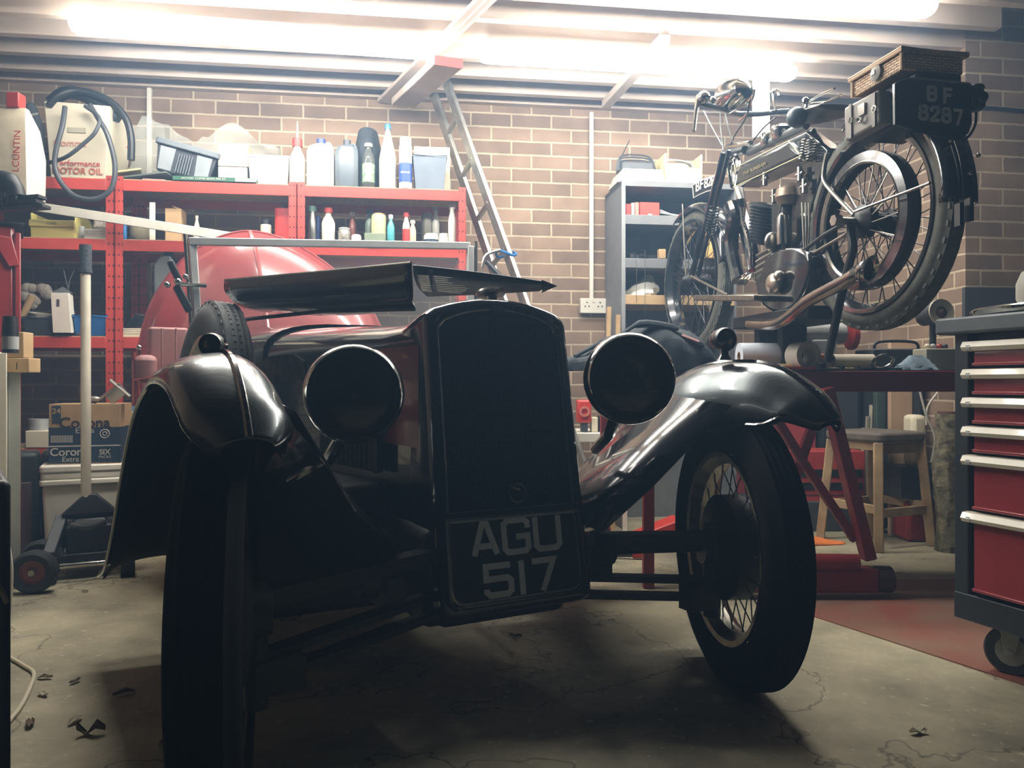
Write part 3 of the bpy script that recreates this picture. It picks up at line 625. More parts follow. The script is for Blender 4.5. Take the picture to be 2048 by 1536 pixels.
# ================= red steel shelving =================
SO = .45; SD = .36           # front face distance from wall, depth
ZS = [1.705, 1.425, .972, .455, .07]     # top of the boards
def U_(x, y=500, off=SO): return UOF(WP(x, y, off))
def shelf_unit(x0, x1, label, hide=()):
    u0, u1 = U_(x0), U_(x1); o = WL(u0, SO, 0); W = u1 - u0
    t = thing('shelving_unit', label, 'shelving', o, TH, 'red boltless shelving units')
    for fx in (0, W - .036):
        for fy in (0, SD - .03):
            m = MB(); m.box(fx, fx + .036, fy, fy + .003, 0, ZS[0] + .012); m.box(fx if fx == 0 else fx + .033, fx + (.003 if fx == 0 else .036), fy, fy + .03, 0, ZS[0] + .012)
            m.build('upright', SLOT, t, sm=0)
    for z in ZS:
        m = MB(); m.box(.036, W - .036, -.002, .004, z - .056, z - .004); m.box(.036, W - .036, SD - .004, SD, z - .056, z - .004)
        m.box(.036, .04, .0, SD, z - .056, z - .004); m.box(W - .04, W - .036, 0, SD, z - .056, z - .004); m.build('shelf_beam', SRED, t, bevel=.0015)
        m = MB(); m.box(.004, W - .004, .005, SD - .005, z - .010, z); m.build('shelf_board', mat('chipboard', 'b09a78', .8, var=.25, scale=60), t, sm=0)
    return t
shelf_unit(-85, 228, 'red boltless shelving unit at the left with the yellow bin on its second shelf')
shelf_unit(229.5, 593, 'red boltless shelving unit in the middle behind the red car tail')
shelf_unit(594.5, 932, 'red boltless shelving unit at the right beside the leaning ladder')
# item placing helper: pixel span on a shelf, depth off from wall
def spot(x0, x1, ytop, zi, off=None):
    off = SO - .03 if off is None else off; z = ZS[zi] if isinstance(zi, int) else zi
    u0, u1 = UOF(WP(x0, 500, off)), UOF(WP(x1, 500, off)); h = WP((x0 + x1) / 2, ytop, off).z - z
    return WL((u0 + u1) / 2, off, z + .001), u1 - u0, h
def item(name, label, cat, x0, x1, ytop, zi, off=None, group=None, dy=0., rz=0.):
    o, w, h = spot(x0, x1, ytop, zi, off); o = o - WN * dy
    return thing(name, label, cat, o, TH + rz, group), w, h
def bottle(name, label, x0, x1, ytop, zi, body, cap=None, kind='round', off=None, lab=None, text=None, tcol=None, capf=.14, neck=.35, group=None, cat='bottle'):
    o, w, h = spot(x0, x1, ytop, zi, off); r = w / 2; t = thing(name, label, cat, o - WN * r, TH, group)
    hb = h * (1 - capf)
    if kind == 'round': prof = [(r * .9, 0), (r, h * .03), (r, hb * .68), (r * .8, hb * .8), (r * neck, hb * .92), (r * neck, hb)]
    elif kind == 'cone': prof = [(r * .95, 0), (r, h * .03), (r, hb * .5), (r * .85, hb * .62), (r * neck, hb * .97), (r * neck, hb)]
    elif kind == 'can': prof = [(r * .97, 0), (r, .003), (r, hb - .003), (r * .9, hb)]
    elif kind == 'jar': prof = [(r * .92, 0), (r, h * .05), (r, hb * .85), (r * .8, hb)]
    m = MB(); m.lathe(prof, seg=20, sq=.8 if kind != 'can' and kind != 'jar' else 1.); b = m.build('body', body, t)
    if cap is not None:
        rc = r * (neck * 1.15 if kind in ('round', 'cone') else .9)
        m = MB(); m.lathe([(rc, hb - h * .01), (rc, h * .985), (rc * .85, h)], seg=16); m.build('cap', cap, t)
    if lab is not None:
        m = MB(); z0, z1 = hb * .14, hb * .58; m.lathe([(r * 1.012, z0), (r * 1.012, z1)], seg=24, sq=.8 if kind not in ('can', 'jar') else 1.); lb = m.build('label_band', lab, t)
        if text: txt('lettering', text, FW(0, -r * 1.03, (z0 + z1) / 2), w * .30, tcol or INK, t)
    return t
def jug(name, label, x0, x1, ytop, zi, body, cap, off=None, ft=.75, lab=None, text=None, tcol=None):
    o, w, h = spot(x0, x1, ytop, zi, off); d = w * ft; t = thing(name, label, 'bottle', o - WN * d / 2, TH)
    m = MB(); rings = []
    for z, k in ((0, .94), (.03, 1), (.72, 1), (.84, .8), (.9, .35)):
        rings.append([Vector((x * k, y * k, z * h)) for x, y in [(-w * .5, -d * .3), (-w * .3, -d * .5), (w * .3, -d * .5), (w * .5, -d * .3), (w * .5, d * .3), (w * .3, d * .5), (-w * .3, d * .5), (-w * .5, d * .3)]])
    m.loft(rings); m.build('body', body, t, bevel=.004)
    m = MB(); m.cyl((0, 0, h * .88), (0, 0, h), w * .16, seg=16); m.build('cap', cap, t)
    m = MB(); m.tube(smooth([(w * .12, 0, h * .86), (w * .28, 0, h * .93), (w * .42, 0, h * .80), (w * .44, 0, h * .7)], 4), w * .05, 8); m.build('handle', body, t)
    if lab is not None:
        m = MB(); m.box(-w * .28, w * .28, -d * .5 - .001, -d * .5 + .002, h * .15, h * .62); l = m.build('label_band', lab, t, sm=0)
        if text: txt('lettering', text, FW(0, -d * .5 - .0025, h * .4), w * .2, tcol or INK, t)
    return t
def crate(name, label, cat, x0, x1, ytop, zi, m_, off=None, depth=.22, wall=.004, taper=.9, lip=True, rz=0, group=None):
    o, w, h = spot(x0, x1, ytop, zi, off); t = thing(name, label, cat, o - WN * depth / 2, TH + rz, group)
    m = MB(); a, b = w / 2, depth / 2; k = taper
    m.loft([[Vector((x * s, y * s, z)) for x, y in ((-a, -b), (a, -b), (a, b), (-a, b))] for s, z in ((k, 0), (1, h), (1 - wall * 2 / w, h), (k - wall * 2 / w, .006))])
    bo = m.build('body', m_, t, bevel=.003)
    if lip: m = MB(); m.ring([(1, 0)], (0, 0, 0), (0, 0, 1)) if 0 else m.tube([(-a, -b, h), (a, -b, h), (a, b, h), (-a, b, h)], .006, 6, closed=True); m.build('rim', m_, t)
    return t, w, h
# ---- top shelf ----
CARD = mat('white carton', 'c4bda8', .75, var=.08, scale=8)
o, w, h = spot(90, 218, 203, 0); t = thing('motor_oil_box', 'tall off-white carton with red motor oil lettering on the left end of the top shelf', 'box', o - WN * .13, TH)
m = MB(); m.hull8([(-w / 2 + .02, -.12, 0), (w / 2 - .02, -.12, 0), (w / 2 - .02, .12, 0), (-w / 2 + .02, .12, 0), (-w / 2 - .01, -.12, h), (w / 2, -.12, h * .97), (w / 2 + .03, .12, h * .92), (-w / 2, .12, h)]); m.build('carton', CARD, t, bevel=.004)
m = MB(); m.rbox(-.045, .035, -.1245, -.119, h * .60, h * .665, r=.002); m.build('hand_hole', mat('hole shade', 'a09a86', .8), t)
txt('lettering', 'Comma', FW(-w * .12, -.1245, h * .46), .045, mat('faded red ink', 'c88878', .7), t); txt('lettering', 'Comma', face((w * .5 + .004, .0, h * .62), (.12, .99, 0), (0, 0, 1)), .05, RINK, t)
txt('lettering', 'Performance', FW(0.0, -.1245, h * .20), .038, RINK, t); txt('lettering', 'MOTOR OIL', FW(0.0, -.1245, h * .10), .040, mat('rust ink', 'a85a44', .7), t, bold=.0008)
t, w, h = item('black_kit_bag', 'black bag slumped behind the hose on the far left of the top shelf', 'bag', 45, 105, 215, 0, SO - .1)
m = MB(); m.lathe([(.05, 0), (w * .55, .02), (w * .6, h * .35), (w * .5, h * .7), (w * .22, h * .95), (.01, h)], (0, -.06, 0), seg=24, sq=.7); m.build('bag_body', LEAD, t)
m = MB(); m.tube(smooth([(-w * .4, -.12, h * .35), (-.02, -.15, h * .65), (w * .42, -.12, h * .8)], 6), .012, 8, flat=.4); m.build('strap', mat('grey webbing', '8c8c88', .8), t)
t = thing('rubber_hose', 'coil of black rubber hose draped over the motor oil carton and hanging below the shelf', 'hose', WP(170, 360, SO))
def hose(pts, off): return smooth([WP(x, y, off + dz) for x, y, dz in pts], 8)
hb = SO + .01
m = MB(); m.tube(hose([(98, 212, .02), (120, 190, .02), (160, 182, .0), (215, 200, .0), (250, 235, 0), (262, 275, 0), (262, 320, 0)], SO - .06), .017, 10); m.build('hose_coil', SATB, t, world=True)
m = MB(); m.tube(hose([(130, 214, .0), (125, 250, .03), (112, 300, .04), (110, 335, .04), (122, 365, .04), (150, 392, .04), (190, 398, .04), (222, 378, .04), (230, 330, .04), (215, 270, .04), (195, 235, .02), (180, 210, 0)], hb), .0115, 10); m.build('hose_loop', DGREY, t, world=True)
m = MB(); m.tube(hose([(80, 330, -.04), (130, 315, .045), (170, 285, .05), (192, 262, .05), (198, 235, .03), (170, 212, .0)], hb), .009, 10); m.build('hose_end', DGREY, t, world=True)
m = MB(); m.tube(hose([(102, 206, 0), (130, 186, 0), (165, 190, 0), (200, 212, 0), (235, 240, 0)], SO - .10), .03, 10); m.build('hose_bundle', SATB, t, world=True)
# magazines
for k, (x0, x1, c, lb) in enumerate(((228, 282, 'b8a878', 'cream topped booklet in the fanned stack beside the oil carton'), (232, 335, '58605a', 'dark green booklet in the fanned stack beside the oil carton'), (285, 330, '9a6a66', 'pink booklet lying lowest at the shelf edge'))):
    o, w, h = spot(x0, x1, 345, 0, SO - .02 + .0 * k); m = MB(); m.box(-w / 2, w / 2, 0, .16, 0, .008)
    ob = m.build('booklet', mat('booklet%d' % k, '#' + c, .7), sm=0, bevel=.001); z = (.040, .022, .0)[k]
    ob.matrix_basis = Matrix.Translation(o + Vector((0, 0, z))) @ Matrix.Rotation(TH + (.3, -.15, .05)[k], 4, 'Z') @ Matrix.Rotation(R_((-14, -6, 0)[k]), 4, 'Y'); tag(ob, lb, 'booklet')
# grey tilted tote
t, w, h = item('storage_tote', 'grey ribbed plastic tote tilted on its side on the top shelf', 'crate', 284, 430, 262, 0, SO - .02)
T0 = Matrix.Translation((0, .12, .012)) @ Matrix.Rotation(R_(14), 4, 'Y')
hh = .17; ww = w * .92
m = MB(T0); a, b = ww / 2, .11
m.loft([[Vector((x * s, y * s, z)) for x, y in ((-a, -b), (a, -b), (a, b), (-a, b))] for s, z in ((.80, .02), (.95, hh))]); m.build('body', DGREY, t, bevel=.006)
m = MB(T0); m.rbox(-a, a, -b - .006, b + .006, hh - .028, hh, r=.02); m.build('rim', mat('tote rim', '5f666c', .5), t, bevel=.004)
for x in (-.085, .085):
    m = MB(T0); m.hull8([(x - .03, -b * .83, .03), (x + .03, -b * .83, .03), (x + .03, -b * .80, .03), (x - .03, -b * .80, .03), (x - .035, -b * .95 - .003, hh - .035), (x + .035, -b * .95 - .003, hh - .035), (x + .035, -b * .9, hh - .035), (x - .035, -b * .9, hh - .035)]); m.build('end_panel', mat('tote panel', '8c9296', .5), t, sm=0)
for k in range(6):
    m = MB(T0); x = -.03 + k * .012; m.box(x - .002, x + .002, -b * .95, -b * .8, .03, hh - .05); m.build('rib', mat('tote rim', '5f666c'), t, sm=0)
# tall clear plastic bag behind
t, w, h = item('plastic_sack', 'clear crumpled plastic sack lying along the wall behind the grey tote', 'bag', 262, 560, 236, 0, SO - .25)
m = MB(); rows = []
for i in range(8):
    rows.append([Vector(((k / 23 - .5) * w, (random.random() - .5) * .03 - .03 * math.sin(i), h * (i / 7) * (.75 + .25 * math.sin(k * .5) * .6 + .1 * random.random()))) for k in range(24)])
m.grid(rows); m.build('film', mat('polythene', 'c8ccc4', .3, alpha=.28, var=.1), t, solid=.002)
t, w, h = item('copper_pipe_box', 'long flat green box with pale lettering lying on the top shelf edge', 'box', 345, 512, 352, 0, SO + .005)
m = MB(); m.box(-w / 2, w / 2, 0, .07, 0, .020); m.build('carton', mat('green card', '24523c', .6), t, bevel=.001)
m = MB(); m.box(w * .25, w / 2 + .001, -.001, .0, .002, .018); m.build('label_panel', CARD, t, sm=0)
txt('lettering', 'ARCHON  COPPER BRAKE PIPE KIT', FW(-w * .13, -.0012, .010), .013, DW, t)
t, w, h = item('small_cartons', 'small pale printed carton on top of the grey lidded box', 'box', 436, 496, 287, .0 + ZS[0] + .085, SO - .04)
m = MB(); m.box(-w / 2, w / 2, 0, .09, 0, h); m.build('carton', mat('speckled card', 'cbb79a', .8, var=.4, scale=50), t, bevel=.002)
t, w, h = item('grey_lidded_box', 'small grey plastic box under the printed carton on the top shelf', 'box', 436, 494, 322, 0, SO - .04)
m = MB(); m.box(-w / 2, w / 2, 0, .1, 0, .083); m.build('body', LGREY, t, bevel=.003)
t, w, h = crate('clear_tub', 'cloudy plastic tub filled with small parts on the top shelf', 'tub', 496, 578, 313, 0, CLP, SO - .04, .16)
m = MB()
for k in range(26): m.boxc(((random.random() - .5) * w * .75, (random.random() - .5) * .11, h * (.5 + .55 * random.random())), (.03, .02, .008), (random.random(), random.random(), random.random() * 3))
m.build('parts_inside', mat('mixed parts', '8a7f76', .5, .4, var=.6, scale=60), t, sm=0)
# bottles
t = bottle('gear_oil_bottle', 'white oil bottle with a red cap and long pointed nozzle on the top shelf', 572, 612, 272, 0, WHT, RED, 'round', SO - .02, capf=.16, neck=.45)
m = MB(); o, w, h = spot(572, 612, 272, 0, SO - .02); m.cyl((0, 0, h * .98), (0, 0, h + .085), .006, .002, seg=8); m.build('nozzle', WHT, t)
m = MB(); m.prism([(0, -w * .42, .012), (.012, -w * .42, .012), (.006, -w * .42, .07)], (0, .002, 0)); m.build('red_mark', RINK, t, sm=0)
jug('white_can', 'white faceted plastic can with a blue cap on the top shelf', 612, 667, 272, 0, WHT, mat('royal blue plastic', '25388c', .4), SO - .02, .9)
jug('grey_can', 'dark grey plastic can beside the white faceted can on the top shelf', 669, 716, 275, 0, mat('smoke plastic', '5a636a', .4), DGREY, SO - .02, .9)
bottle('screenwash_bottle', 'clear bottle with a green and white label on the top shelf', 720, 752, 283, 0, GLS, mat('clear cap', 'b4b8b4', .3), 'round', SO - .02, lab=mat('green label', '8aa888', .5, var=.6, scale=80), text='ANTI', tcol=DW, capf=.07, neck=.45)
bottle('bleach_bottle', 'tall white tapering bottle with a blue cap, tallest on the top shelf', 753, 797, 242, 0, WHT, mat('cap blue', '2f68a0', .4), 'cone', SO - .01, capf=.07, neck=.25)
bottle('deicer_can', 'white spray can with a blue de-icer label on the top shelf', 798, 824, 272, 0, WHT, WHT, 'can', SO, lab=mat('deicer blue', '2c4c98', .4), text='deicer', tcol=DW, capf=.16)
t, w, h = crate('blue_grey_tub', 'blue-grey plastic tub at the right end of the top shelf', 'tub', 826, 893, 312, 0, mat('slate plastic', '68727e', .5), SO - .02, .2, taper=.85)
t, w, h = item('white_carton', 'white flat carton standing behind the blue-grey tub', 'box', 828, 900, 294, 0, SO - .24)
m = MB(); m.box(-w / 2, w / 2, 0, .05, 0, h); m.build('carton', CARD, t, bevel=.002)
t, w, h = item('black_sack', 'black bag heaped behind the cans on the top shelf', 'bag', 672, 800, 259, 0, SO - .22)
m = MB(); m.lathe([(.05, 0), (w * .52, .01), (w * .5, h * .6), (w * .34, h * .93), (.02, h)], (0, 0, 0), seg=20, sq=.45); m.build('bag_body', LEAD, t)
# ---- second shelf ----
def bin_(label, x0, x1, ytop, zi, off, mm, rz=0.):
    o, w, h = spot(x0, x1, ytop, zi, off); t = thing('parts_bin', label, 'bin', o, TH + rz)
    a = w / 2; D = .2; k = .004
    m = MB(); m.box(-a, a, 0, D, 0, k); m.box(-a, a, D - k, D, 0, h)
    for s in (-1, 1): m.hull8([(s * a - k / 2, 0, 0), (s * a + k / 2, 0, 0), (s * a + k / 2, D, 0), (s * a - k / 2, D, 0), (s * a - k / 2, 0, h * .97), (s * a + k / 2, 0, h * .97), (s * a + k / 2, D, h), (s * a - k / 2, D, h)])
    m.hull8([(-a, 0, 0), (a, 0, 0), (a, k, 0), (-a, k, 0), (-a, -.012, h * .55), (a, -.012, h * .55), (a, -.008, h * .55), (-a, -.008, h * .55)]); m.build('body', mm, t, bevel=.002)
    m = MB(); m.box(-a - .004, a + .004, -.016, -.006, h * .42, h * .68); m.build('label_holder', mm, t, bevel=.003)
    return t, w, h
t, w, h = bin_('pale yellow open parts bin on the second shelf at the left', 62, 150, 425, 1, SO - .03, YEL)
txt('lettering', 'CLIPS', FW(0, -.0175, h * .55), .018, mat('faint ink', 'a8a060', .7), t)
for x0, x1, yt, lab, mm in ((153, 168, 452, 'grey squat jar beside the yellow bin', LGREY), (242, 252, 440, 'small blue topped jar against the shelf upright on the second shelf', BLU)):
    bottle('small_jar', lab, x0, x1, yt, 1, mm, LGREY, 'jar', SO - .06)
t, w, h = item('drawer_box', 'small white ruled carton next to the yellow bin', 'box', 168, 212, 458, 1, SO - .04)
m = MB(); m.box(-w / 2, w / 2, 0, .1, 0, h); m.build('carton', WHT, t, bevel=.002)
m = MB(); [m.box(-w / 2 + .004, w / 2 - .004, -.001, .001, h * k, h * k + .0015) for k in (.25, .5, .75)]; m.build('ruled_lines', LGREY, t, sm=0)
t, w, h = item('rag_bundle', 'bundle of pale rags on top of the white ruled carton', 'rags', 180, 212, 430, ZS[1] + .052, SO - .04)
m = MB(); m.lathe([(w * .3, 0), (w * .5, .01), (w * .45, h * .6), (w * .2, h)], (0, .04, 0), seg=14); m.build('cloth', mat('rag cloth', 'b8b0a2', .9, var=.3, scale=40, bump=.4), t)
t = bottle('glass_jar', 'clear jar with a yellowish ball of rag inside on the second shelf', 252, 298, 432, 1, GLS, None, 'jar', SO - .06, capf=.02)
o, w, h = spot(252, 298, 432, 1, SO - .06); m = MB(); m.ball((0, 0, h * .5), w * .4); m.build('rag_ball', mat('yellow rag', 'c8b98a', .8), t)
t, w, h = item('tan_carton', 'tall tan carton with torn top on the second shelf', 'box', 330, 362, 417, 1, SO - .05)
m = MB(); m.box(-w / 2, w / 2, 0, .09, 0, h); m.build('carton', BRN, t, bevel=.002)
m = MB(); m.boxc((w * .2, .02, h + .004), (w * .5, .04, .004), (0, .3, 0)); m.build('torn_flap', BRN, t, sm=0)
bottle('glue_bottle', 'small clear bottle with pointed cap behind the windscreen corner', 383, 400, 430, 1, CLP, WHT, 'cone', SO - .06, capf=.1)
bottle('blue_tin', 'small blue tin on the second shelf above the windscreen corner', 396, 418, 462, 1, BLU, None, 'can', SO - .05, capf=.02, cat='tin')
bottle('paint_tin', 'small white topped tin beside the red canister', 519, 541, 438, 1, mat('tin white', 'c8c4b0', .5), SATB, 'can', SO - .06, capf=.2, cat='tin')
t, w, h = item('red_canister', 'red metal canister beside the middle shelving upright', 'canister', 548, 580, 416, 1, SO - .06)
m = MB(); m.rbox(-w / 2, w / 2 + .02, 0, .06, 0, h, r=.02); m.build('body', RED, t, bevel=.004)
m = MB(); m.cyl((0, .03, h), (0, .03, h + .025), .009, seg=10); m.build('spout', NIK, t)
L2 = [('steel_flask', 'tall steel flask with a dark green cap left of the red capped bottle', 614, 633, 411, STEEL, mat('green cap', '3c5a50', .5), 'round', None, .13, .8),
      ('oil_bottle', 'white oil bottle with a red cap on the second shelf', 638, 672, 413, WHT, RED, 'round', None, .13, .45),
      ('screw_jar', 'low jar of screws in front of the brown bottle', 675, 700, 454, mat('jar of screws', '8e8a80', .4, .3, var=.6, scale=70), LGREY, 'jar', None, .08, .8),
      ('rust_bottle', 'clear bottle of red-brown fluid on the second shelf', 694, 714, 423, mat('red brown fluid', '8c5248', .3), CLP, 'round', None, .12, .5),
      ('small_flask', 'tiny squat jar to the right of the screw jar', 702, 722, 468, CLP, None, 'jar', None, .02, .5),
      ('green_bottle', 'dull green clear bottle behind the cream label bottle', 727, 750, 417, mat('green tinted plastic', '90a498', .3), mat('green cap', '3c5a50'), 'round', None, .1, .5),
      ('cream_label_bottle', 'bottle with yellow-green label on the second shelf', 742, 772, 425, mat('yellow green label', 'c6c690', .5), BRN, 'can', None, .05, .4),
      ('turquoise_bottle', 'turquoise squeeze bottle with a white pointed cap', 772, 791, 428, mat('turquoise plastic', '4a9aa2', .35), WHT, 'round', None, .12, .4),
      ('red_cap_tin', 'striped tin with a red and white label and red cap', 803, 822, 424, mat('tin white', 'c8c4b0'), RED, 'round', RED, .12, .5),
      ('polish_bottle', 'cream and red bottle standing right of the red capped tin', 817, 834, 440, mat('cream red plastic', 'cfae96', .4), CREAM, 'round', None, .1, .5),
      ('glass_bottle', 'tall clear bottle among the jars near the right upright', 862, 881, 414, CLP, LGREY, 'round', None, .08, .5),
      ('grey_tin', 'tall grey tin behind the clear bottle near the right upright', 843, 866, 423, mat('dull tin', '8f8c80', .4, .5), None, 'can', None, .02, .9),
      ('label_jar', 'white jar with a dark label at the front near the right upright', 848, 877, 465, WHT, None, 'jar', NAVY, .03, .8),
      ('low_jar', 'low white lidded jar beside the spray bottle', 878, 897, 466, CREAM, WHT, 'jar', None, .15, .8),
      ('spray_bottle', 'tall white slim bottle at the right end of the second shelf', 895, 914, 406, WHT, WHT, 'round', None, .1, .6)]
for nm, lb, x0, x1, yt, bm, cp, kd, la, cf, nk in L2:
    bk = nm in ('rust_bottle', 'green_bottle', 'grey_tin', 'glass_bottle')
    bottle(nm, lb, x0, x1, yt, 1, bm, cp, kd, SO - (.12 if bk else .03), lab=la, capf=cf, neck=nk)
t, w, h = item('green_carton', 'small low grey-green carton in front of the green bottle', 'box', 729, 771, 468, 1, SO - .005)
m = MB(); m.box(-w / 2, w / 2, -.02, .02, 0, h); m.build('carton', mat('grey green card', '75806a', .7), t, bevel=.002)
bottle('blue_spray_can', 'thin blue spray can between the steel flask and the red capped bottle', 631, 640, 424, 1, mat('spray blue', '4a5aa0', .4), WHT, 'can', SO - .12, capf=.1, cat='can')
# ---- third shelf ----
t, w, h = crate('grey_tray', 'grey plastic tray holding discs on the third shelf', 'tray', 45, 107, 636, 2, DGREY, SO - .01, .22)
for k in range(4):
    m = MB(); m.ring([(.035, 0), (.062, 0), (.062, .006), (.035, .006)], (-.005, -.04, h * .75 + .013 * k), (.05 * k, -.1, 1), 32); m.build('abrasive_disc', mat('disc grey', '9a978a', .7), t)
t, w, h = item('rag_heap', 'heap of pale rags and bottles behind the discs on the third shelf', 'rags', 48, 105, 578, ZS[2] + .02, SO - .16)
m = MB(); 
for k in range(9): m.ball(((random.random() - .5) * w * .8, -.02, .12 + random.random() * .11), .028, (1, .7, .8 + random.random() * .5), 10)
m.build('cloth', mat('rag cloth', 'b8b0a2'), t)
t, w, h = item('cardboard_tube', 'short brown roller leaning left of the rag heap', 'tube', 45, 62, 570, ZS[2] + .09, SO - .08)
m = MB(); m.cyl((-.02, 0, 0), (.025, 0, .10), .016, seg=12); m.build('roller', BRN, t)
t, w, h = item('white_carton', 'white upright carton with a small barcode on the third shelf', 'box', 107, 143, 587, 2, SO - .0)
m = MB(); m.hull8([(-w / 2 + .006, -.02, .012), (w / 2 + .006, -.02, .012), (w / 2 + .006, .03, .012), (-w / 2 + .006, .03, .012), (-w / 2 - .004, -.02, h), (w / 2 - .006, -.02, h), (w / 2 - .006, .03, h), (-w / 2 - .004, .03, h)]); m.build('carton', WHT, t, bevel=.001)
m = MB(); [m.box(-w * .22, -w * .06, -.0215, -.019, h * (.68 + .022 * k), h * (.69 + .022 * k)) for k in range(8)]; m.build('barcode', INK, t, sm=0)
m = MB(); m.prism([(-w / 2 - .004, -.02, h), (0, .0, h + .03), (w / 2, .0, h)], (0, .03, 0)); m.build('open_flap', DGREY, t, sm=0)
t, w, h = crate('blue_crate', 'blue plastic crate on the third shelf behind the white jack handle', 'crate', 146, 214, 632, 2, BLU, SO - .0, .2)
m = MB(); m.tube(smooth([(w * .2, 0, h * .9), (w * .28, 0, h + .03), (w * .38, 0, h * .9)], 5), .003, 6); m.build('cable_loop', WHT, t)
for k, (pts, lb) in enumerate(((((126, 535), (133, 565), (138, 590)), 'thin grey wire standing up out of the third shelf clutter, left one'), (((149, 540), (139, 562), (136, 592), (142, 612), (150, 632)), 'bent grey wire curling behind the jack handle'))):
    m = MB(); m.tube(smooth([WP(x, y, SO - .1) for x, y in pts] + [WP(pts[-1][0], 672, SO - .1)], 5), .0028, 6); tag(m.build('loose_wire', GREY, base=WP(pts[0][0], 672, SO - .1)), lb, 'wire')
t, w, h = item('small_sockets', 'tiny dark sockets scattered at the edge of the third shelf', 'sockets', 110, 160, 665, 2, SO - .01)
for k in range(5): m = MB(); m.cyl((-.05 + k * .026, -.005, .009), (-.05 + k * .026 + .004, .02, .009), .008, seg=10); m.build('socket', SATB if k != 4 else NIK, t)
t, w, h = item('vehicle_jump_box', 'grey moulded fuel can standing behind the windscreen post on the third shelf', 'can', 306, 352, 494, 2, SO - .02)
GC = mat('grey can', '565a58', .5)
m = MB(); m.prism([(-w * .5, 0, 0), (w * .5, 0, 0), (w * .5, 0, h * .72), (w * .25, 0, h * .93), (-w * .1, 0, h * .93), (-w * .5, 0, h * .8)], (0, .12, 0)); m.build('body', GC, t, bevel=.01)
m = MB(); m.cyl((.0, .06, h * .93), (0, .06, h * 1.0), .022, seg=16); m.build('cap', DGREY, t); m = MB(); m.tube(smooth([(w * .05, .05, h * .9), (w * .35, .05, h * .85), (w * .45, .05, h * .68)], 4), .009, 8); m.build('handle', GC, t)
t, w, h = item('paper_stack', 'stack of folded papers on the third shelf beside the car tail', 'papers', 244, 285, 656, 2, SO - .02)
for k in range(5): m = MB(); m.box(-w / 2, w / 2, 0, .15, k * .008, k * .008 + .006); m.build('sheet_pad', CREAM, t, sm=0)
t, w, h = item('black_pedal_parts', 'black curved metal pieces lying on the folded papers', 'parts', 246, 290, 615, ZS[2] + .04, SO - .02)
for k in range(3): m = MB(); m.prism([(-.05 + k * .02, 0, .008 * k), (.03, 0, .004 + .012 * k), (.05, 0, .02 + .02 * k), (-.02 + k * .01, 0, .03 + .02 * k)], (0, .03, 0)); m.build('blade', SATB, t, bevel=.003)
# ---- fourth shelf ----
t, w, h = item('white_saucepan', 'white and dark cup holder clutter left of the beer carton on the fourth shelf', 'pot', 55, 100, 838, 3, SO - .05)
m = MB(); m.lathe([(w * .38, 0), (w * .42, h * .5), (w * .42, h), (w * .38, h), (w * .36, .01)], seg=20); m.build('body', LGREY, t)
t, w, h = item('cream_block', 'cream polystyrene block at the front edge of the fourth shelf', 'block', 50, 102, 862, 3, SO + .0)
m = MB(); m.box(-w / 2, w / 2, 0, .1, 0, h); m.build('block', CREAM, t, bevel=.004)
t, w, h = item('yellow_box', 'yellow open box holding a round grey hub on the fourth shelf', 'box', 248, 290, 824, 3, SO + .01)
m = MB(); m.box(-w / 2, w / 2, .0, .1, 0, h); m.build('body', YEL, t, bevel=.002)
m = MB(); m.lathe([(.025, -.03), (.05, -.02), (.055, 0)], (0.012, 0, h * .5), (0, 1, 0), 24); m.lathe([(.012, -.045), (.02, -.03)], (0.012, 0, h * .5), (0, 1, 0), 16); m.build('hub', DGREY, t)
t, w, h = item('blue_rag', 'dull blue rag lying above the yellow box', 'rag', 248, 275, 803, ZS[3] + .155, SO - .02)
m = MB(); m.lathe([(w * .3, 0), (w * .5, .008), (w * .3, .03), (.003, .04)], (0, .02, 0), seg=12); m.build('cloth', mat('dull blue cloth', '3c5468', .9, bump=.4), t)
# long pale batten lying across the shelf fronts
a = WP(20, 405, SO + .03); b = WP(490, 478, SO + .06)
m = MB(); m.bar(a, b, .012, .042); tag(m.build('pale_batten', mat('aluminium batten', 'c8c6ba', .5, .2), base=a, bevel=.002), 'long pale flat strip leaning across the front of the red shelving', 'strip')
m = MB(); 
t, w, h = item('white_strut', 'short white upright strip standing on the second shelf', 'strip', 299, 310, 405, 1, SO - .03)
m = MB(); m.box(-w / 2, w / 2, 0, .006, 0, h); m.build('strip', WHT, t, sm=0)
# ================= left side things standing on the floor =================
FS = SO   # depth reference
# trolley jack
g = G(178, 1160); t = thing('trolley_jack', 'black trolley jack with a tall white handle and dark rubber grip', 'jack', (g.x, g.y, 0), R_(27))
sc = g.y / F * 1.12; W = lambda px: px * sc
m = MB()
for s in (-1, 1): m.hull8([(s * W(62) - .02, -.01, .045), (s * W(62) + .02, -.01, .045), (s * W(48) + .02, .30, .10), (s * W(48) - .02, .30, .10), (s * W(62) - .02, -.01, .12), (s * W(62) + .02, -.01, .12), (s * W(46) + .02, .14, .235), (s * W(46) - .02, .14, .235)])
m.bar((-W(48), .16, .225), (W(48), .16, .225), .03, .02); m.bar((-W(45), .05, .07), (W(45), .05, .07), .02, .05); m.build('frame', DGREY, t, bevel=.003)
m = MB(); m.box(-W(38), W(38), .06, .28, .07, .2); m.hull8([(-W(34), .1, .19), (W(34), .1, .19), (W(34), .2, .19), (-W(34), .2, .19), (-W(25), .12, .22), (W(25), .12, .22), (W(25), .18, .22), (-W(25), .18, .22)]); m.build('pump_body', SATB, t, bevel=.008)
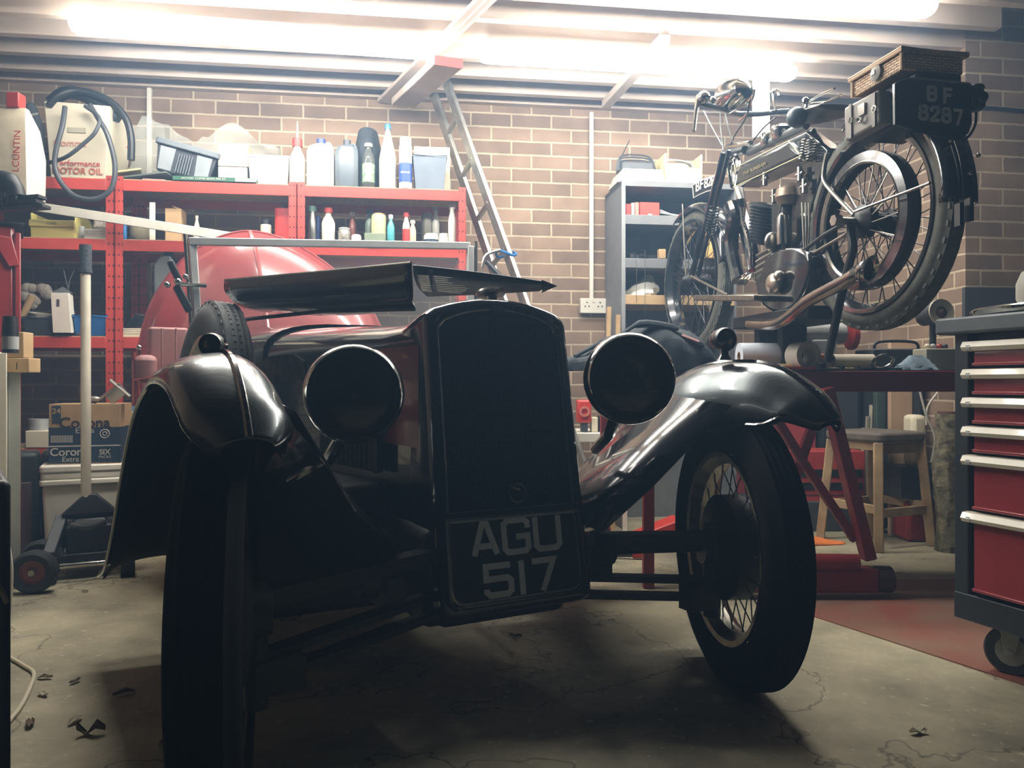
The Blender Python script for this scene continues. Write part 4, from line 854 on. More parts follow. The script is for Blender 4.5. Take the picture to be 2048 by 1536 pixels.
m = MB(); m.hull8([(-W(46), .12, .235), (W(46), .12, .235), (W(46), .19, .235), (-W(46), .19, .235), (-W(10), .14, .31), (W(10), .14, .31), (W(10), .18, .31), (-W(10), .18, .31)]); m.build('handle_socket', SATB, t, bevel=.003)
for s in (-1, 1):
    m = MB(); m.cyl((s * W(62) - .025, .01, .05), (s * W(62) + .025, .01, .05), .05, seg=24); m.build('roller', RUB, t)
m = MB(); m.cyl((-W(45), -.0, .062), (W(45), -.0, .062), .011, seg=12); m.build('axle_bar', CHR, t)
m = MB(); m.tube(smooth([(-W(28), .02, .21), (-.01, -.0, .20), (W(26), .02, .215)], 4), .012, 8); m.build('lift_arm', GUN, t)
m = MB(); m.lathe([(.02, .16), (.03, .17), (.035, .19), (.02, .2)], (W(75), .12, 0), seg=16); m.build('saddle_cup', SATB, t)
top = WM[t.name].inverted() @ P(171, 490, g.y + .12); b0 = Vector((-W(7), .155, .30)); mid = b0 + (top - b0) * .89
m = MB(); m.cyl(b0, mid, .0185, seg=16); m.build('handle', mat('cream enamel', 'd6d0bc', .5, var=.12), t)
m = MB(); m.cyl(mid - (top - b0) * .005, top, .0225, seg=16); m.cyl(mid, mid + Vector((0, 0, .006)), .026, seg=16); m.build('grip', mat('ribbed grip', '3a4144', .8, bump=.5, scale=80), t)
# pair of pneumatic wheels of the sack truck
def truck_wheel(x, y, yb, label):
    g = G(x, yb); r = (yb - y) / F * g.y
    t = thing('sack_truck', label, 'sack truck', (g.x, g.y, 0), R_(14))
    m = MB(); m.ring([(r * .55, -.022), (r * .85, -.03), (r * .97, -.02), (r, 0), (r * .97, .02), (r * .85, .03), (r * .55, .022)], (0, 0, r), (0, 1, 0), 40); m.build('tyre', RUB, t)
    m = MB(); m.lathe([(r * .56, -.012), (r * .6, -.02), (r * .5, -.016), (r * .42, .0), (r * .3, .002), (r * .22, -.014), (r * .12, -.02)][::-1], (0, 0, r), (0, 1, 0), 32); m.lathe([(r * .56, -.01), (r * .56, .015)], (0, 0, r), (0, 1, 0), 32); m.build('rim', mat('faded red rim', '8e4a46', .5, var=.2), t)
    m = MB(); m.cyl((0, -.03, r), (0, .03, r), r * .14, seg=12); m.build('hub_cap', NIK, t)
    return t
truck_wheel(68, 1143, 1186, 'small sack truck resting on its rubber wheel with a faded red rim beside the jack')
truck_wheel(84, 1120, 1161, 'black wheeled trolley just behind the red rimmed wheel')
# green case and brown panel
def floorbox(name, label, cat, x0, x1, ytop, ybase, m_, depth=.2, d=None, bev=.006, rz=None):
    d = d or H * F / (ybase - 768); a = P(x0, ybase, d); b = P(x1, ybase, d); z = P(x0, ytop, d).z
    rz = math.atan2(-b.x, d) if rz is None else rz; w = (b.x - a.x) * 1.0
    t = thing(name, label, cat, (b.x - w / 2 * math.cos(rz), d - w / 2 * math.sin(rz), max(0, a.z) if d != H * F / (ybase - 768) else 0), rz)
    return t, w, z - t.location.z
t, w, h = floorbox('tool_case', 'dark green hard case standing upright beside the jack', 'case', 44, 110, 903, 1116, None)
CG = mat('dark green case', '3a4440', .5)
m = MB(); m.box(-w / 2, w * .12, 0, .18, 0, h); m.build('case_half', CG, t, bevel=.02)
m = MB(); m.box(w * .14, w / 2, 0, .18, 0, h); m.build('case_half', CG, t, bevel=.02)
t, w, h = floorbox('brown_panel', 'dull brown upright board in front of the green case', 'board', 44, 63, 965, 1128, None)
m = MB(); m.box(-w / 2, w / 2, 0, .02, 0, h); m.build('board', mat('dull brown', '5e4c4c', .6), t, bevel=.003)
# white plastic storage tub with lid, beer carton on top
t, w, h = floorbox('storage_tub', 'white plastic lidded storage tub under the beer carton', 'tub', 104, 262, 926, 1121, None)
WT = mat('white tub', 'dfdbcc', .5, var=.05)
m = MB(); a = w / 2
m.loft([[Vector((x, y, z)) for x, y in ((-k, .02), (k, .02), (k, .3), (-k, .3))] for z, k in ((0, a * .86), (h * .8, a * .95))]); m.build('body', WT, t, bevel=.015)
m = MB(); m.rbox(-a, a, 0, .32, h * .80, h * .86, r=.02); m.rbox(-a * .98, a * .98, .005, .315, h * .86, h * .93, r=.02); m.rbox(-a * 1.0, a * 1.0, 0, .32, h * .93, h, r=.02); m.build('lid', WT, t, bevel=.006)
zt = h; tb = t.location.copy(); yb = tb.y
t = thing('beer_carton', 'tan and navy beer carton standing on the white storage tub', 'box', (P(170, 925, yb + .03).x, yb + .03, zt + .001), R_(14))
w = W = (P(232, 900, yb + .05) - P(103, 900, yb + .05)).x; h = P(0, 808, yb + .05).z - zt
m = MB(); m.box(-w / 2, w / 2, 0, .2, 0, h); m.build('carton', BRN, t, bevel=.002)
m = MB(); m.box(-w / 2 - .0008, w / 2 + .0008, -.0008, .19, .004, h * .61); m.build('navy_band', NAVY, t, sm=0)
m = MB(); m.box(-w / 2 + .012, -w / 2 + .045, -.002, 0, h * .68, h * .97); pn = m.build('navy_tab', NAVY, t, sm=0)
txt('lettering', '24', FW(-w / 2 + .029, -.003, h * .88), .032, BRN, t, bold=.0005)
txt('lettering', 'Corona', FW(-.0, -.0028, h * .68), .062, INK, t, bold=.001); txt('lettering', 'Extra', FW(-.0, -.0028, h * .555), .034, DW, t)
txt('lettering', 'Corona', FW(-w * .22, -.0028, h * .2), .046, DW, t, bold=.0006); txt('lettering', 'Extra', FW(-w * .2, -.0028, h * .08), .03, DW, t)
txt('lettering', 'SIX', FW(w * .28, -.0028, h * .19), .03, DW, t, bold=.0006); txt('lettering', 'PACKS', FW(w * .28, -.0028, h * .11), .016, DW, t)
m = MB(); m.tube([(w * .28 + .018 * math.cos(a_), -.002, h * .5 + .018 * math.sin(a_)) for a_ in [R_(30 * k) for k in range(12)]], .002, 5, closed=True); m.tube([(w * .28 + .008 * math.cos(a_), -.002, h * .5 + .008 * math.sin(a_)) for a_ in [R_(45 * k) for k in range(8)]], .002, 5, closed=True); m.build('round_emblem', DW, t, sm=0)
m = MB(); [m.box(-w / 2 + .008 + k * .006, -w / 2 + .011 + k * .006, -.0018, 0, h * .36, h * .48) for k in range(14)]; m.box(-w / 2, w / 2, -.0018, 0, h * .29, h * .31); m.build('printed_bars', DW, t, sm=0)
t2 = thing('metal_brackets', 'pale metal brackets poking out of the beer carton', 'brackets', (t.location.x + .08, t.location.y + .08, t.location.z + h))
m = MB(); m.tube([(-.09, -.02, -.01), (.04, -.03, .085)], .006, 6); m.tube([(-.0, -.03, .10), (.085, -.03, .03)], .007, 6); m.boxc((.01, 0, .04), (.08, .01, .05), (0, R_(-38), 0)); m.ball((-.07, -.03, .02), .018, (1.6, 1, .7)); m.build('bracket', ALU, t2)
# white post, blocks, red bin, bag at the left edge
t, w, h = floorbox('white_post', 'tall pale grey metal post at the left edge in front of the shelving', 'post', 18, 41, 745, 1178, None)
m = MB(); m.box(-w / 2, w / 2, 0, .06, 0, h); m.box(-w / 2 + .006, -w / 2 + .009, -.002, .0, 0, h); m.build('post', mat('pale post', 'a2a69c', .5), t, bevel=.002)
pz = h; pd = t.location.y
def atz(name, label, cat, x0, x1, y0, y1, d, dep, mm, bev=.003, rz=0.):
    a = P(x0, y1, d); b = P(x1, y0, d); t = thing(name, label, cat, ((a.x + b.x) / 2, d, a.z), rz)
    w = b.x - a.x; h = b.z - a.z
    if mm is not None: m = MB(); m.box(-w / 2, w / 2, 0, dep, 0, h); m.build('body', mm, t, bevel=bev)
    return t, w, h
# cupboard carrying the blocks (mostly outside the frame)
t, w, h = floorbox('cream_cupboard', 'cream cupboard side cut off by the left edge of the photo', 'cupboard', -260, 14, 705, 1200, None)
m = MB(); m.box(-w / 2, w / 2, 0, .35, 0, h); m.build('carcass', CREAM, t, bevel=.003); cz = h; cdp = t.location.y
t, w, h = atz('wood_block', 'pale wooden block with a dark slot resting on the grey post', 'block', 6, 58, 716, P(0, 0, 1).x * 0 + 745, pd - .02, .07, WOOD); 
m = MB(); m.box(w * .02, w * .05, -.001, .001, h * .2, h * .7); m.build('saw_slot', INK, t, sm=0)
atz('wood_block', 'smaller pale wooden block stacked on the slotted block', 'block', 14, 47, 664, 715.4, pd - .01, .06, WOOD)
t, w, h = atz('lidded_jar', 'dark jar with a pale band at the extreme left edge', 'jar', -18, 12, 630, 704.5, cdp, .1, None)
m = MB(); m.lathe([(w * .5, 0), (w * .5, h * .6), (w * .44, h)], (0, .06, 0), seg=20); m.build('body', SATB, t); m = MB(); m.lathe([(w * .51, h * .1), (w * .51, h * .45)], (0, .06, 0), seg=20); m.build('band', LGREY, t)
t, w, h = floorbox('red_locker', 'tall red metal locker at the left edge carrying the cream bag', 'locker', -230, 36, 452, 1140, None)
RL = mat('locker red', '8e2c2a', .35, coat=.5)
m = MB(); m.box(-w / 2, w / 2 - .012, 0, .3, 0, h); m.build('carcass', RL, t, bevel=.012)
m = MB(); m.box(w / 2 - .01, w / 2 + .01, -.01, .03, 0, h * .98); m.build('edge_flange', RL, t, bevel=.004)
m = MB(); m.prism([(w / 2 - .10, -.015, h - .04), (w / 2 - .02, -.015, h - .05), (w / 2 + .005, -.02, h - .16), (w / 2 - .03, -.02, h - .17)], (0, .012, 0)); m.build('handle_flap', RL, t, bevel=.004)
m = MB(); m.box(-w / 2, w / 2 + .02, -.02, .32, h, h + .012); m.build('lid', SATB, t, bevel=.003)
lz = h + .013; ld = t.location.y
for k, (x1, yo, lb) in enumerate(((100, .0, 'longest black metal slat at the bottom of the pile on the locker'), (88, .018, 'black metal slat in the middle of the pile on the locker'), (92, .036, 'black metal slat on top of the pile on the locker'))):
    a = P(-30, 430, ld - .03); b = P(x1, 420, ld - .03); m = MB(); m.bar(Vector((a.x, a.y, lz + .009 + yo)), Vector((b.x, b.y - .02, lz + .02 + yo)), .05, .014); tag(m.build('metal_strip', SATB, base=Vector((a.x, a.y, lz)), bevel=.002), lb, 'slat')
a = P(-66, 420, ld); b = P(34, 420, ld); h = P(0, 196, ld).z - lz - .065; t = thing('cream_bag', 'tall cream paper bag with red lettering at the left edge', 'bag', ((a.x + b.x) / 2, ld + .12, lz + .065)); w = b.x - a.x
m = MB(); m.loft([[Vector((x * s, y * s2, z)) for x, y in ((-w / 2, -.06), (0, -.075), (w / 2, -.06), (w / 2, .06), (-w / 2, .06))] for z, s, s2 in ((0, 1, 1), (h * .5, 1.0, 1.1), (h * .8, .86, .8), (h, .62, .2))]); m.build('bag_body', mat('cream paper', 'd8cdb2', .7, var=.15), t)
txt('lettering', 'LCUNTIN', face((w * .36, -.080, h * .5), (.05, 0, 1), (-1, 0, 0)), .038, RINK, t)
m = MB(); m.boxc((w * .08, -.0, h + .03), (.05, .05, .06)); m.build('red_tab', RED, t, bevel=.004)
g2 = P(16, 365, ld - .06); t = thing('work_glove', 'black glove hanging off the cream bag above the slats', 'glove', (g2.x, g2.y, g2.z - .04))
m = MB(); m.tube(smooth([(-.09, 0, .08), (-.03, 0, .05), (.02, 0, .03), (.035, 0, -.02)], 5), [.03] * 5 + [.038] * 5 + [.03] * 5 + [.012], 12); m.build('glove_body', SATB, t)
for k in range(3): m = MB(); m.tube(smooth([(-.02 + .022 * k, -.01, .02), (-.012 + .024 * k, -.015, -.02), (-.015 + .02 * k, -.01, -.045 + .01 * k)], 4), .010, 8); m.build('finger', SATB, t)
# black cabinet in the near left corner
a = P(22, 960, 1.18); t = thing('black_cabinet', 'black cabinet edge nearest the camera at the lower left', 'cabinet', (a.x, a.y, 0), R_(36))
m = MB(); m.box(-.4, 0, 0, .3, 0, a.z); m.build('carcass', SATB, t, bevel=.01)
m = MB(); m.tube(smooth([(-.045, -.006, a.z - .135), (-.02, -.008, a.z - .15), (-.006, -.006, a.z - .185)], 5), .004, 6); m.build('trim', NIK, t)  # bright curved line put in as a highlight on the cabinet front
m = MB(); m.tube(smooth([G(18, 1318) + Vector((0, 0, .006)), G(50, 1337) + Vector((0, 0, .006)), G(68, 1352) + Vector((0, 0, .006)), G(58, 1385) + Vector((0, 0, .006)), G(40, 1420) + Vector((0, 0, .006)), G(16, 1450) + Vector((0, 0, .006))], 6), .005, 8)
tag(m.build('power_cable', CREAM, base=G(50, 1380)), 'cream power cable looping on the floor beside the black cabinet', 'cable')
m = MB(); m.tube(smooth([P(18, 1010, 2.5), P(17, 1080, 2.5), P(24, 1140, 2.5), G(20, 1230)], 5), .004, 6)
tag(m.build('hanging_cable', WHT, base=G(20, 1230)), 'thin white cable hanging down beside the grey post', 'cable')
# leaves and debris on the floor
LEAF = mat('dry leaf', '6b5a44', .8, var=.4); 
spots = [(90, 1358, .03, 'dry curled leaf on the floor nearest the cream cable bend'), (150, 1366, .025, 'small dry leaf to the right of the cable'), (86, 1392, .028, 'pale crumpled leaf below the cable bend'), (248, 1390, .04, 'flat dark leaf in the edge of the car shadow'), (60, 1452, .035, 'dark leaf pair lying near the black cabinet'), (182, 1470, .045, 'large upright dark leaf on the lower left floor'), (150, 1445, .035, 'pale leaf fragment above the large dark leaf'), (1032, 1275, .03, 'dark leaf in front of the number plate'), (1595, 1478, .025, 'pale leaf scrap in front of the right wheel'), (1022, 1310, .018, 'pale round scrap in the car shadow'), (1836, 1468, .04, 'pale splinter on the lower right floor'), (325, 1493, .03, 'faint scrap on the shadowed floor at lower centre left'), (170, 1185, .02, 'small twig beside the trolley jack'), (1300, 1100, .02, 'small dark scrap between the radiator and the right wheel')]
for k, (x, y, s, lb) in enumerate(spots):
    s *= .62 if k != 10 else .5
    g = G(x, y); m = MB(); rows = []
    for i in range(4):
        rows.append([Vector(((i / 3 - .5) * 2 * s, (j / 3 - .5) * s * (1 - abs(i - 1.5) / 2.2), .003 + .5 * s * abs(math.sin(i * 1.3 + k)) * (abs(j - 1.5) / 2 + .15) * (2.2 if k == 5 else 1))) for j in range(4)])
    m.grid(rows); o = m.build('dry_leaf' if k < 9 else 'floor_scrap', LEAF if k in (0, 1, 3, 4, 5, 7, 12, 13) else mat('pale scrap', 'b6ae98', .8), solid=.001, sm=0); o.location = g; o.rotation_euler.z = k * 1.3 if k != 10 else .2; tag(o, lb, 'leaf' if k < 9 else 'debris')
# red painted floor mat at right
fr = [G(1560, 1212), G(1860, 1310), G(2120, 1395), Vector((2.2, 1.9, 0)), Vector((2.2, 3.0, 0)), G(1700, 1163), G(1560, 1168)]
m = MB(); m.prism(fr, (0, 0, .004)); tag(m.build('floor_mat', mat('worn red floor paint', '8c4a3c', .7, scale=4, col2='85705c'), base=fr[0], sm=0), 'worn faded red mat on the floor under the tool cabinet', 'mat')
# ================= vintage motorcycle on the raised bench =================
AX = P(1755, 441, 2.417); BX = P(1393, 559, 3.70); AX.z = 1.255; BX.z = 1.245
DR = (BX - AX); DR.z = 0; WB = DR.length; DR.normalize(); LF = Vector((-DR.y, DR.x, 0))
BIKE = thing('motorcycle', 'black vintage motorcycle with wicker basket raised on a stand over the bench', 'motorcycle', M=Matrix.Translation((AX.x, AX.y, .80)) @ Matrix(((DR.x, LF.x, 0, 0), (DR.y, LF.y, 0, 0), (0, 0, 1, 0), (0, 0, 0, 1))))
BI = WM[BIKE.name].inverted()
EYE = Vector((0, 0, H))
def bp(x, y, off=0.):   # pixel -> bike local on the plane at sideways offset off (positive = left side, nearer)
    r = P(x, y, 1) - EYE; p0 = AX + LF * off; t = (p0 - EYE).dot(LF) / r.dot(LF); return BI @ (EYE + r * t)
def bt(pts, off, r, n=4, seg=10, mt=BLK, name='tube', par=None, sm_=True, **k):
    q = [bp(x, y, off if not isinstance(off, (list, tuple)) else off[i]) for i, (x, y) in enumerate(pts)]
    m = MB(); m.tube(smooth(q, n) if sm_ and len(q) > 2 else q, r, seg, **k); return m.build(name, mt, par or BIKE)
al, bl = BI @ AX, BI @ BX
TYR = mat('bike tyre rubber', '62635a', .7, var=.3, scale=30, bump=.2)
BRIM = mat('black enamel rim', '202326', .2, coat=1.)
w1 = road_wheel('rear_wheel', al, (0, 1, 0), Rt=.335, tw=.036, Rr=.272, spokes=40, parent=BIKE, rimm=BRIM, tyrem=TYR, hubr=.10)
w2 = road_wheel('front_wheel', bl, (0, 1, 0), Rt=.335, tw=.034, Rr=.272, spokes=40, parent=BIKE, rimm=BRIM, tyrem=TYR, hubr=.08)
# dummy belt rim / brake ring on the near side of the rear wheel
m = MB(); c = al + Vector((0, .04, 0)); m.ring([(.178, -.022), (.184, -.026), (.212, -.024), (.214, 0), (.212, .022), (.184, .026), (.178, .022), (.186, 0)], c, (0, 1, 0), 64); rg = m.build('brake_ring', BRIM, BIKE)
m = MB(); m.ring([(.175, .024), (.181, .029), (.187, .024)], c, (0, 1, 0), 64); m.build('bright_lip', NIK, rg)
for k in range(14):
    a = 2 * math.pi * k / 14; m = MB(); m.cyl(c + Vector((math.cos(a + .5) * .03, .02, math.sin(a + .5) * .03)), c + Vector((math.cos(a) * .18, 0, math.sin(a) * .18)), .002, seg=5); m.build('ring_spoke', NIK, rg, sm=0)
m = MB(); m.lathe([(.02, -.02), (.05, -.01), (.052, .02), (.03, .035), (.016, .04)], c, (0, 1, 0), 24); m.build('sprocket_hub', SATB, rg)
m = MB(); m.cyl(al + Vector((0, -.13, 0)), al + Vector((0, .15, 0)), .011, seg=10); m.cyl(al + Vector((0, .13, 0)), al + Vector((0, .155, 0)), .018, seg=6); m.build('rear_axle', NIK, BIKE)
# mudguards
def guard(c, R, a0, a1, hw, name, drop=.03, n=30):
    rows = []
    for i in range(n + 1):
        a = R_(a0 + (a1 - a0) * i / n); row = []
        for k in range(-4, 5):
            t = k / 4; rr = R - drop * (t * t) ** 1.2
            row.append(c + Vector((math.cos(a) * rr, hw * math.sin(t * math.pi / 2), math.sin(a) * rr)))
        rows.append(row)
    m = MB(); m.grid(rows); return m.build(name, BLK, BIKE, solid=.003, sm=60), rows
g1, rows = guard(al, .360, 72, 183, .055, 'rear_mudguard', .035)
m = MB(); m.grid([[q + (q - al).normalized() * .012 if 1 else q for q in r[3:6]] for r in rows[14:]]); m.build('mudguard_flap', BLK, g1, solid=.004, sm=60)
for a, y in ((118, 0), (130, .02), (141, .03), (152, -.01), (158, .04), (164, -.035), (172, .0)):
    m = MB(); m.ball(al + Vector((math.cos(R_(a)) * .376, y, math.sin(R_(a)) * .388)), .006, seg=8); m.build('rivet', CHR, g1)
g2, rows = guard(bl, .362, 60, 175, .05, 'front_mudguard', .03)
# frame
m = MB(); m.tube([bp(1497, 305, 0), bp(1612, 250, 0)], .016, 12); m.tube([bp(1485, 330, 0), bp(1628, 262, 0)], .010, 10); m.build('top_tube', mat('grey enamel tube', '7a7e80', .3, .4), BIKE)
bt([(1478, 372), (1490, 430), (1505, 480), (1520, 560)], 0, .016, name='down_tube')
bt([(1632, 290), (1622, 400), (1600, 540)], 0, .017, name='seat_tube')
m = MB(); m.prism([bp(1640, 262, -.03), bp(1690, 300, -.03), bp(1660, 400, -.03), bp(1625, 520, -.03), bp(1600, 500, -.03), bp(1618, 380, -.03)], (0, .06, 0)); m.build('oil_tank', BLK, BIKE, bevel=.01)
for off in (.075, -.075):
    bt([(1655, 306), (1648, 340), (1653, 370), (1708, 430)], off, .008, name='seat_stay', mt=NIK)
    bt([(1610, 499), (1648, 470), (1700, 440)], off, .007, name='chain_stay', mt=GUN, sm_=False)
    bt([(1628, 506), (1690, 470), (1712, 448)], off, .006, name='lower_stay', mt=NIK, sm_=False)
bt([(1708, 424), (1860, 366)], .09, .0045, name='mudguard_stay', mt=NIK, sm_=False, seg=8)
bt([(1708, 424), (1860, 366)], -.09, .0045, name='mudguard_stay', mt=NIK, sm_=False, seg=8)
# rear stand
for off in (.10, -.10):
    bt([(1702, 446), (1702, 470), (1705, 500), (1690, 560), (1672, 640), (1655, 722)], off, .013, name='stand_leg', mt=SATB)
# tank
tk = [bp(1466, 376, 0), bp(1603, 312, 0), bp(1576, 282, 0), bp(1474, 334, 0)]
def slab(pts, hw, name, mt, bev=.012, y0=0):
    m = MB(); m.prism([p + Vector((0, y0 - hw - p.y, 0)) for p in pts], (0, 2 * hw, 0)); return m.build(name, mt, BIKE, bevel=bev)
TKM = mat('tank green black', '1c2524', .25, coat=1.)
tk = [bp(x, y, .06) for x, y in ((1467, 375), (1604, 311), (1577, 281), (1475, 334))]
tank = slab(tk, .06, 'fuel_tank', TKM, .015)
tk2 = [bp(x, y, .062) + Vector((0, 0, 0)) for x, y in ((1467, 375), (1604, 311), (1577, 282), (1475, 334))]
m = MB(); m.tube([p + Vector((0, .001, 0)) for p in tk2[:3]] + [tk2[3] + Vector((0, .001, 0))], .0022, 5, closed=True); m.build('gold_lining', mat('pale gold line', 'd8cfa8', .4), tank)
ce = bp(1508, 338, .0635); ux = bp(1530, 327, .0635) - bp(1488, 347, .0635)
txt('tank_lettering', 'THE SUNBEAM', face(ce, ux, (0, 0, 1)), .018, mat('worn gold', '8c8058', .5), tank, xs=1.5)
for x, y, r in ((1536, 276, .034), (1562, 262, .040)):
    m = MB(); q = bp(x, y + 6, 0); m.lathe([(r * .8, -.02), (r, 0), (r, .02), (r * .8, .03), (r * .2, .034)], q, (0, 0, 1), 20); m.build('filler_cap', CHR, tank)
# saddle
m = MB(); pts = smooth([bp(x, y, 0) for x, y in ((1611, 240), (1622, 220), (1645, 211), (1698, 208))], 4); lo = smooth([bp(x, y, 0) for x, y in ((1611, 242), (1618, 250), (1648, 240), (1692, 224))], 4)
rings = []
for i, (p, q) in enumerate(zip(pts, lo)):
    wd = .03 + .08 * (i / (len(pts) - 1)); c = (p + q) / 2; h = max(.006, (p.z - q.z) / 2)
    rings.append([c + Vector((0, math.cos(a) * wd, math.sin(a) * h)) for a in [2 * math.pi * k / 14 for k in range(14)]])
m.loft(rings); m.build('saddle', mat('saddle leather', '4a4642', .45, var=.3), BIKE)
for x0, y0, x1, y1 in ((1605, 320, 1612, 278), (1619, 322, 1622, 280)):
    m = MB(); a, b = bp(x0, y0, .05), bp(x1, y1, .05); fm = frame_z(b - a); L = (b - a).length
    m.tube([a + fm @ Vector((.012 * math.cos(k * .7), .012 * math.sin(k * .7), L * k / 70)) for k in range(71)], .0028, 5); m.build('saddle_spring', NIK, BIKE)
# fork, spring, head
for off in (.06, -.06):
    bt([(1447, 305), (1437, 345), (1384, 550)], off, .013, name='fork_leg', sm_=False)
    bt([(1458, 300), (1447, 345), (1396, 552)], off, .010, name='fork_tube', sm_=False)
m = MB(); a, b = bp(1431, 415, .07), bp(1419, 468, .07); fm = frame_z(b - a); L = (b - a).length
m.tube([a + fm @ Vector((.022 * math.cos(k * .7), .022 * math.sin(k * .7), L * k / 80)) for k in range(81)], .004, 5); m.build('fork_spring', GUN, BIKE)
for pts, r, mt in (([(1452, 300), (1462, 292), (1500, 288)], .014, CHR), ([(1456, 322), (1472, 318), (1478, 345)], .016, CHR), ([(1466, 330), (1468, 360), (1482, 405)], .009, NIK), ([(1449, 308), (1490, 300)], .018, GUN)):
    bt(pts, .02, r, mt=mt, name='head_lug')
bt([(1470, 372), (1462, 330), (1460, 296)], 0, .02, name='steering_head')
# handlebar group
bar = [bp(1397, 195, .34), bp(1405, 206, .33), bp(1430, 214, .25), bp(1460, 224, .12), bp(1485, 228, .02), bp(1520, 228, -.08), bp(1552, 224, -.18), bp(1578, 222, -.24)]
m = MB(); m.tube(smooth(bar, 5), .0105, 10); hbar = m.build('handlebar', mat('dark bar', '2c3438', .3, .5), BIKE)
m = MB(); m.tube([bp(1398, 192, .34), bp(1392, 225, .36), bp(1388, 262, .38)], [.012, .009, .007], 8); m.build('brake_lever', CHR, hbar)
m = MB(); m.ball(bp(1408, 195, .33), .024); m.ball(bp(1425, 200, .27), .014); m.build('lever_clamp', CHR, hbar)
m = MB(); q = bp(1462, 192, .14); m.lathe([(.012, -.10), (.04, -.085), (.06, -.03), (.062, .02), (.055, .03)], q, (.75, .1, -.0), 24); m.build('front_lamp', CHR, BIKE)
m = MB(); m.tube(smooth([bp(1446, 208, .1), bp(1478, 212, .08), bp(1502, 200, .05), bp(1508, 180, .04)], 4), .007, 8); m.build('lamp_bracket', CHR, BIKE)
m = MB(); m.tube(smooth([bp(1552, 222, -.16), bp(1546, 200, -.16), bp(1545, 178, -.16)], 4), .006, 8); m.tube(smooth([bp(1540, 186, -.16), bp(1554, 180, -.16), bp(1558, 192, -.16)], 4), .006, 8); m.build('control_stalk', CHR, hbar)
m = MB(); m.ball(bp(1594, 235, .10), .036); m.build('horn_bulb', mat('bulb rubber', '4a5a5e', .35), BIKE)
m = MB(); m.tube([bp(1618, 203, .08), bp(1640, 190, .10), bp(1669, 177, .12)], .004, 6); m.build('control_lever', CHR, hbar)
m = MB(); m.tube([bp(1618, 208, .08), bp(1655, 203, .10), bp(1682, 190, .12)], .004, 6); m.build('control_lever', CHR, hbar)
m = MB(); m.ball(bp(1611, 203, .08), .012, (1, 1, 1.3)); m.cyl(bp(1612, 215, .08), bp(1611, 198, .08), .006, seg=8); m.build('lever_pivot', CHR, hbar)
for pts in (([(1408, 222), (1422, 250), (1444, 290)]), ([(1440, 224), (1441, 260), (1446, 300)]), ([(1450, 228), (1458, 260), (1466, 285)]), ([(1551, 235), (1525, 258), (1500, 290)]), ([(1500, 200), (1492, 235), (1470, 270), (1462, 290)])):
    bt(pts, .08, .003, name='control_cable', mt=GUN, seg=6)
bt([(1505, 190), (1496, 224), (1478, 242)], .05, .0035, name='copper_wire', mt=mat('copper tone wire', 'a87c66', .5), seg=6)
# front number plate blade on the mudguard
for_ = []
m = MB(); rows = []
for i in range(13):
    a = R_(140 - 50 * i / 12); rows.append([bl + Vector((math.cos(a) * rr, .012, math.sin(a) * rr)) for rr in (.372, .455)])
NP = [bp(x, y, .02) for x, y in ((1386, 372), (1398, 363), (1412, 357), (1425, 353), (1437, 350), (1440, 376), (1428, 379), (1414, 383), (1400, 389), (1388, 396))]
m = MB(); m.prism([p for p in NP], (0, -.006, 0)); fp = m.build('front_plate', SATB, BIKE, sm=0)
m = MB(); m.tube([p + Vector((0, .002, 0)) for p in NP], .0025, 5, closed=True); m.build('plate_edge', DW, fp)
for ch, x, y, xr, yr in (('B', 1391, 379, 1399, 375), ('F', 1400, 374, 1406, 371), ('8', 1409, 371, 1415, 369), ('2', 1416, 368, 1422, 366), ('8', 1423, 366, 1429, 364), ('7', 1430, 364, 1436, 362)):
    q = bp((x + xr) / 2, (y + yr) / 2 - 3, .0245); u = bp(1436, 359, .0245) - bp(1391, 376, .0245)
    txt('plate_character', ch, face(q, u, (0, 0, 1)), .062, WHT, fp, bold=.001, xs=1.35)
bt([(1365, 408), (1368, 480), (1372, 550)], .07, .004, name='guard_stay', mt=NIK, seg=8)
bt([(1382, 552), (1420, 572), (1455, 590)], .08, .006, name='lower_rod', mt=NIK, seg=8)
# engine
def lp(x, y, off, r, sc=(1, 1, 1), mt=NIK, name='cover', par=None):
    m = MB(); m.ball(bp(x, y, off), r, sc); return m.build(name, mt, par or BIKE)
c = bp(1532, 448, .0)
top = bp(1540, 408, 0); bot = bp(1525, 486, 0); axv = (top - bot)
m = MB(); m.cyl(bot, top, .05, seg=24); eng = m.build('cylinder_barrel', SATB, BIKE)
for k in range(12):
    q = bot + axv * (k + .5) / 12; m = MB(); m.cyl(q - axv.normalized() * .002, q + axv.normalized() * .002, .082 - .0022 * (12 - k), seg=28); m.build('cooling_fin', mat('fin black', '3a4044', .4, .3), eng)
m = MB(); q = bp(1578, 452, 0); m.box(q.x - .05, q.x + .05, -.05, .05, q.z - .13, q.z + .10); m.build('cylinder_head', SATB, eng, bevel=.015)
m = MB(); q = bp(1580, 395, .02); m.lathe([(.04, -.03), (.055, 0), (.05, .03), (.02, .05)], q, (0, 0, 1), 20); m.build('carburettor', mat('bronze grey', '8a7a6c', .4, .7), eng)
bt([(1560, 370), (1562, 400), (1556, 440)], .06, .003, name='fuel_pipe', mt=NIK, seg=6)
for k in range(3): bt([(1604 + 7 * k, 405), (1606 + 6 * k, 450), (1608 + 4 * k, 500)], .05, .004, name='push_rod', mt=NIK, seg=6)
for x, y in ((1530, 358), (1548, 392), (1600, 348), (1609, 372)):
    m = MB(); q = bp(x, y, .05); m.cyl(q - Vector((0, 0, .025)), q + Vector((0, 0, .025)), .010, seg=10); m.cyl(q - Vector((.02, 0, 0)), q + Vector((.02, 0, 0)), .007, seg=8); m.build('tap', NIK, eng)
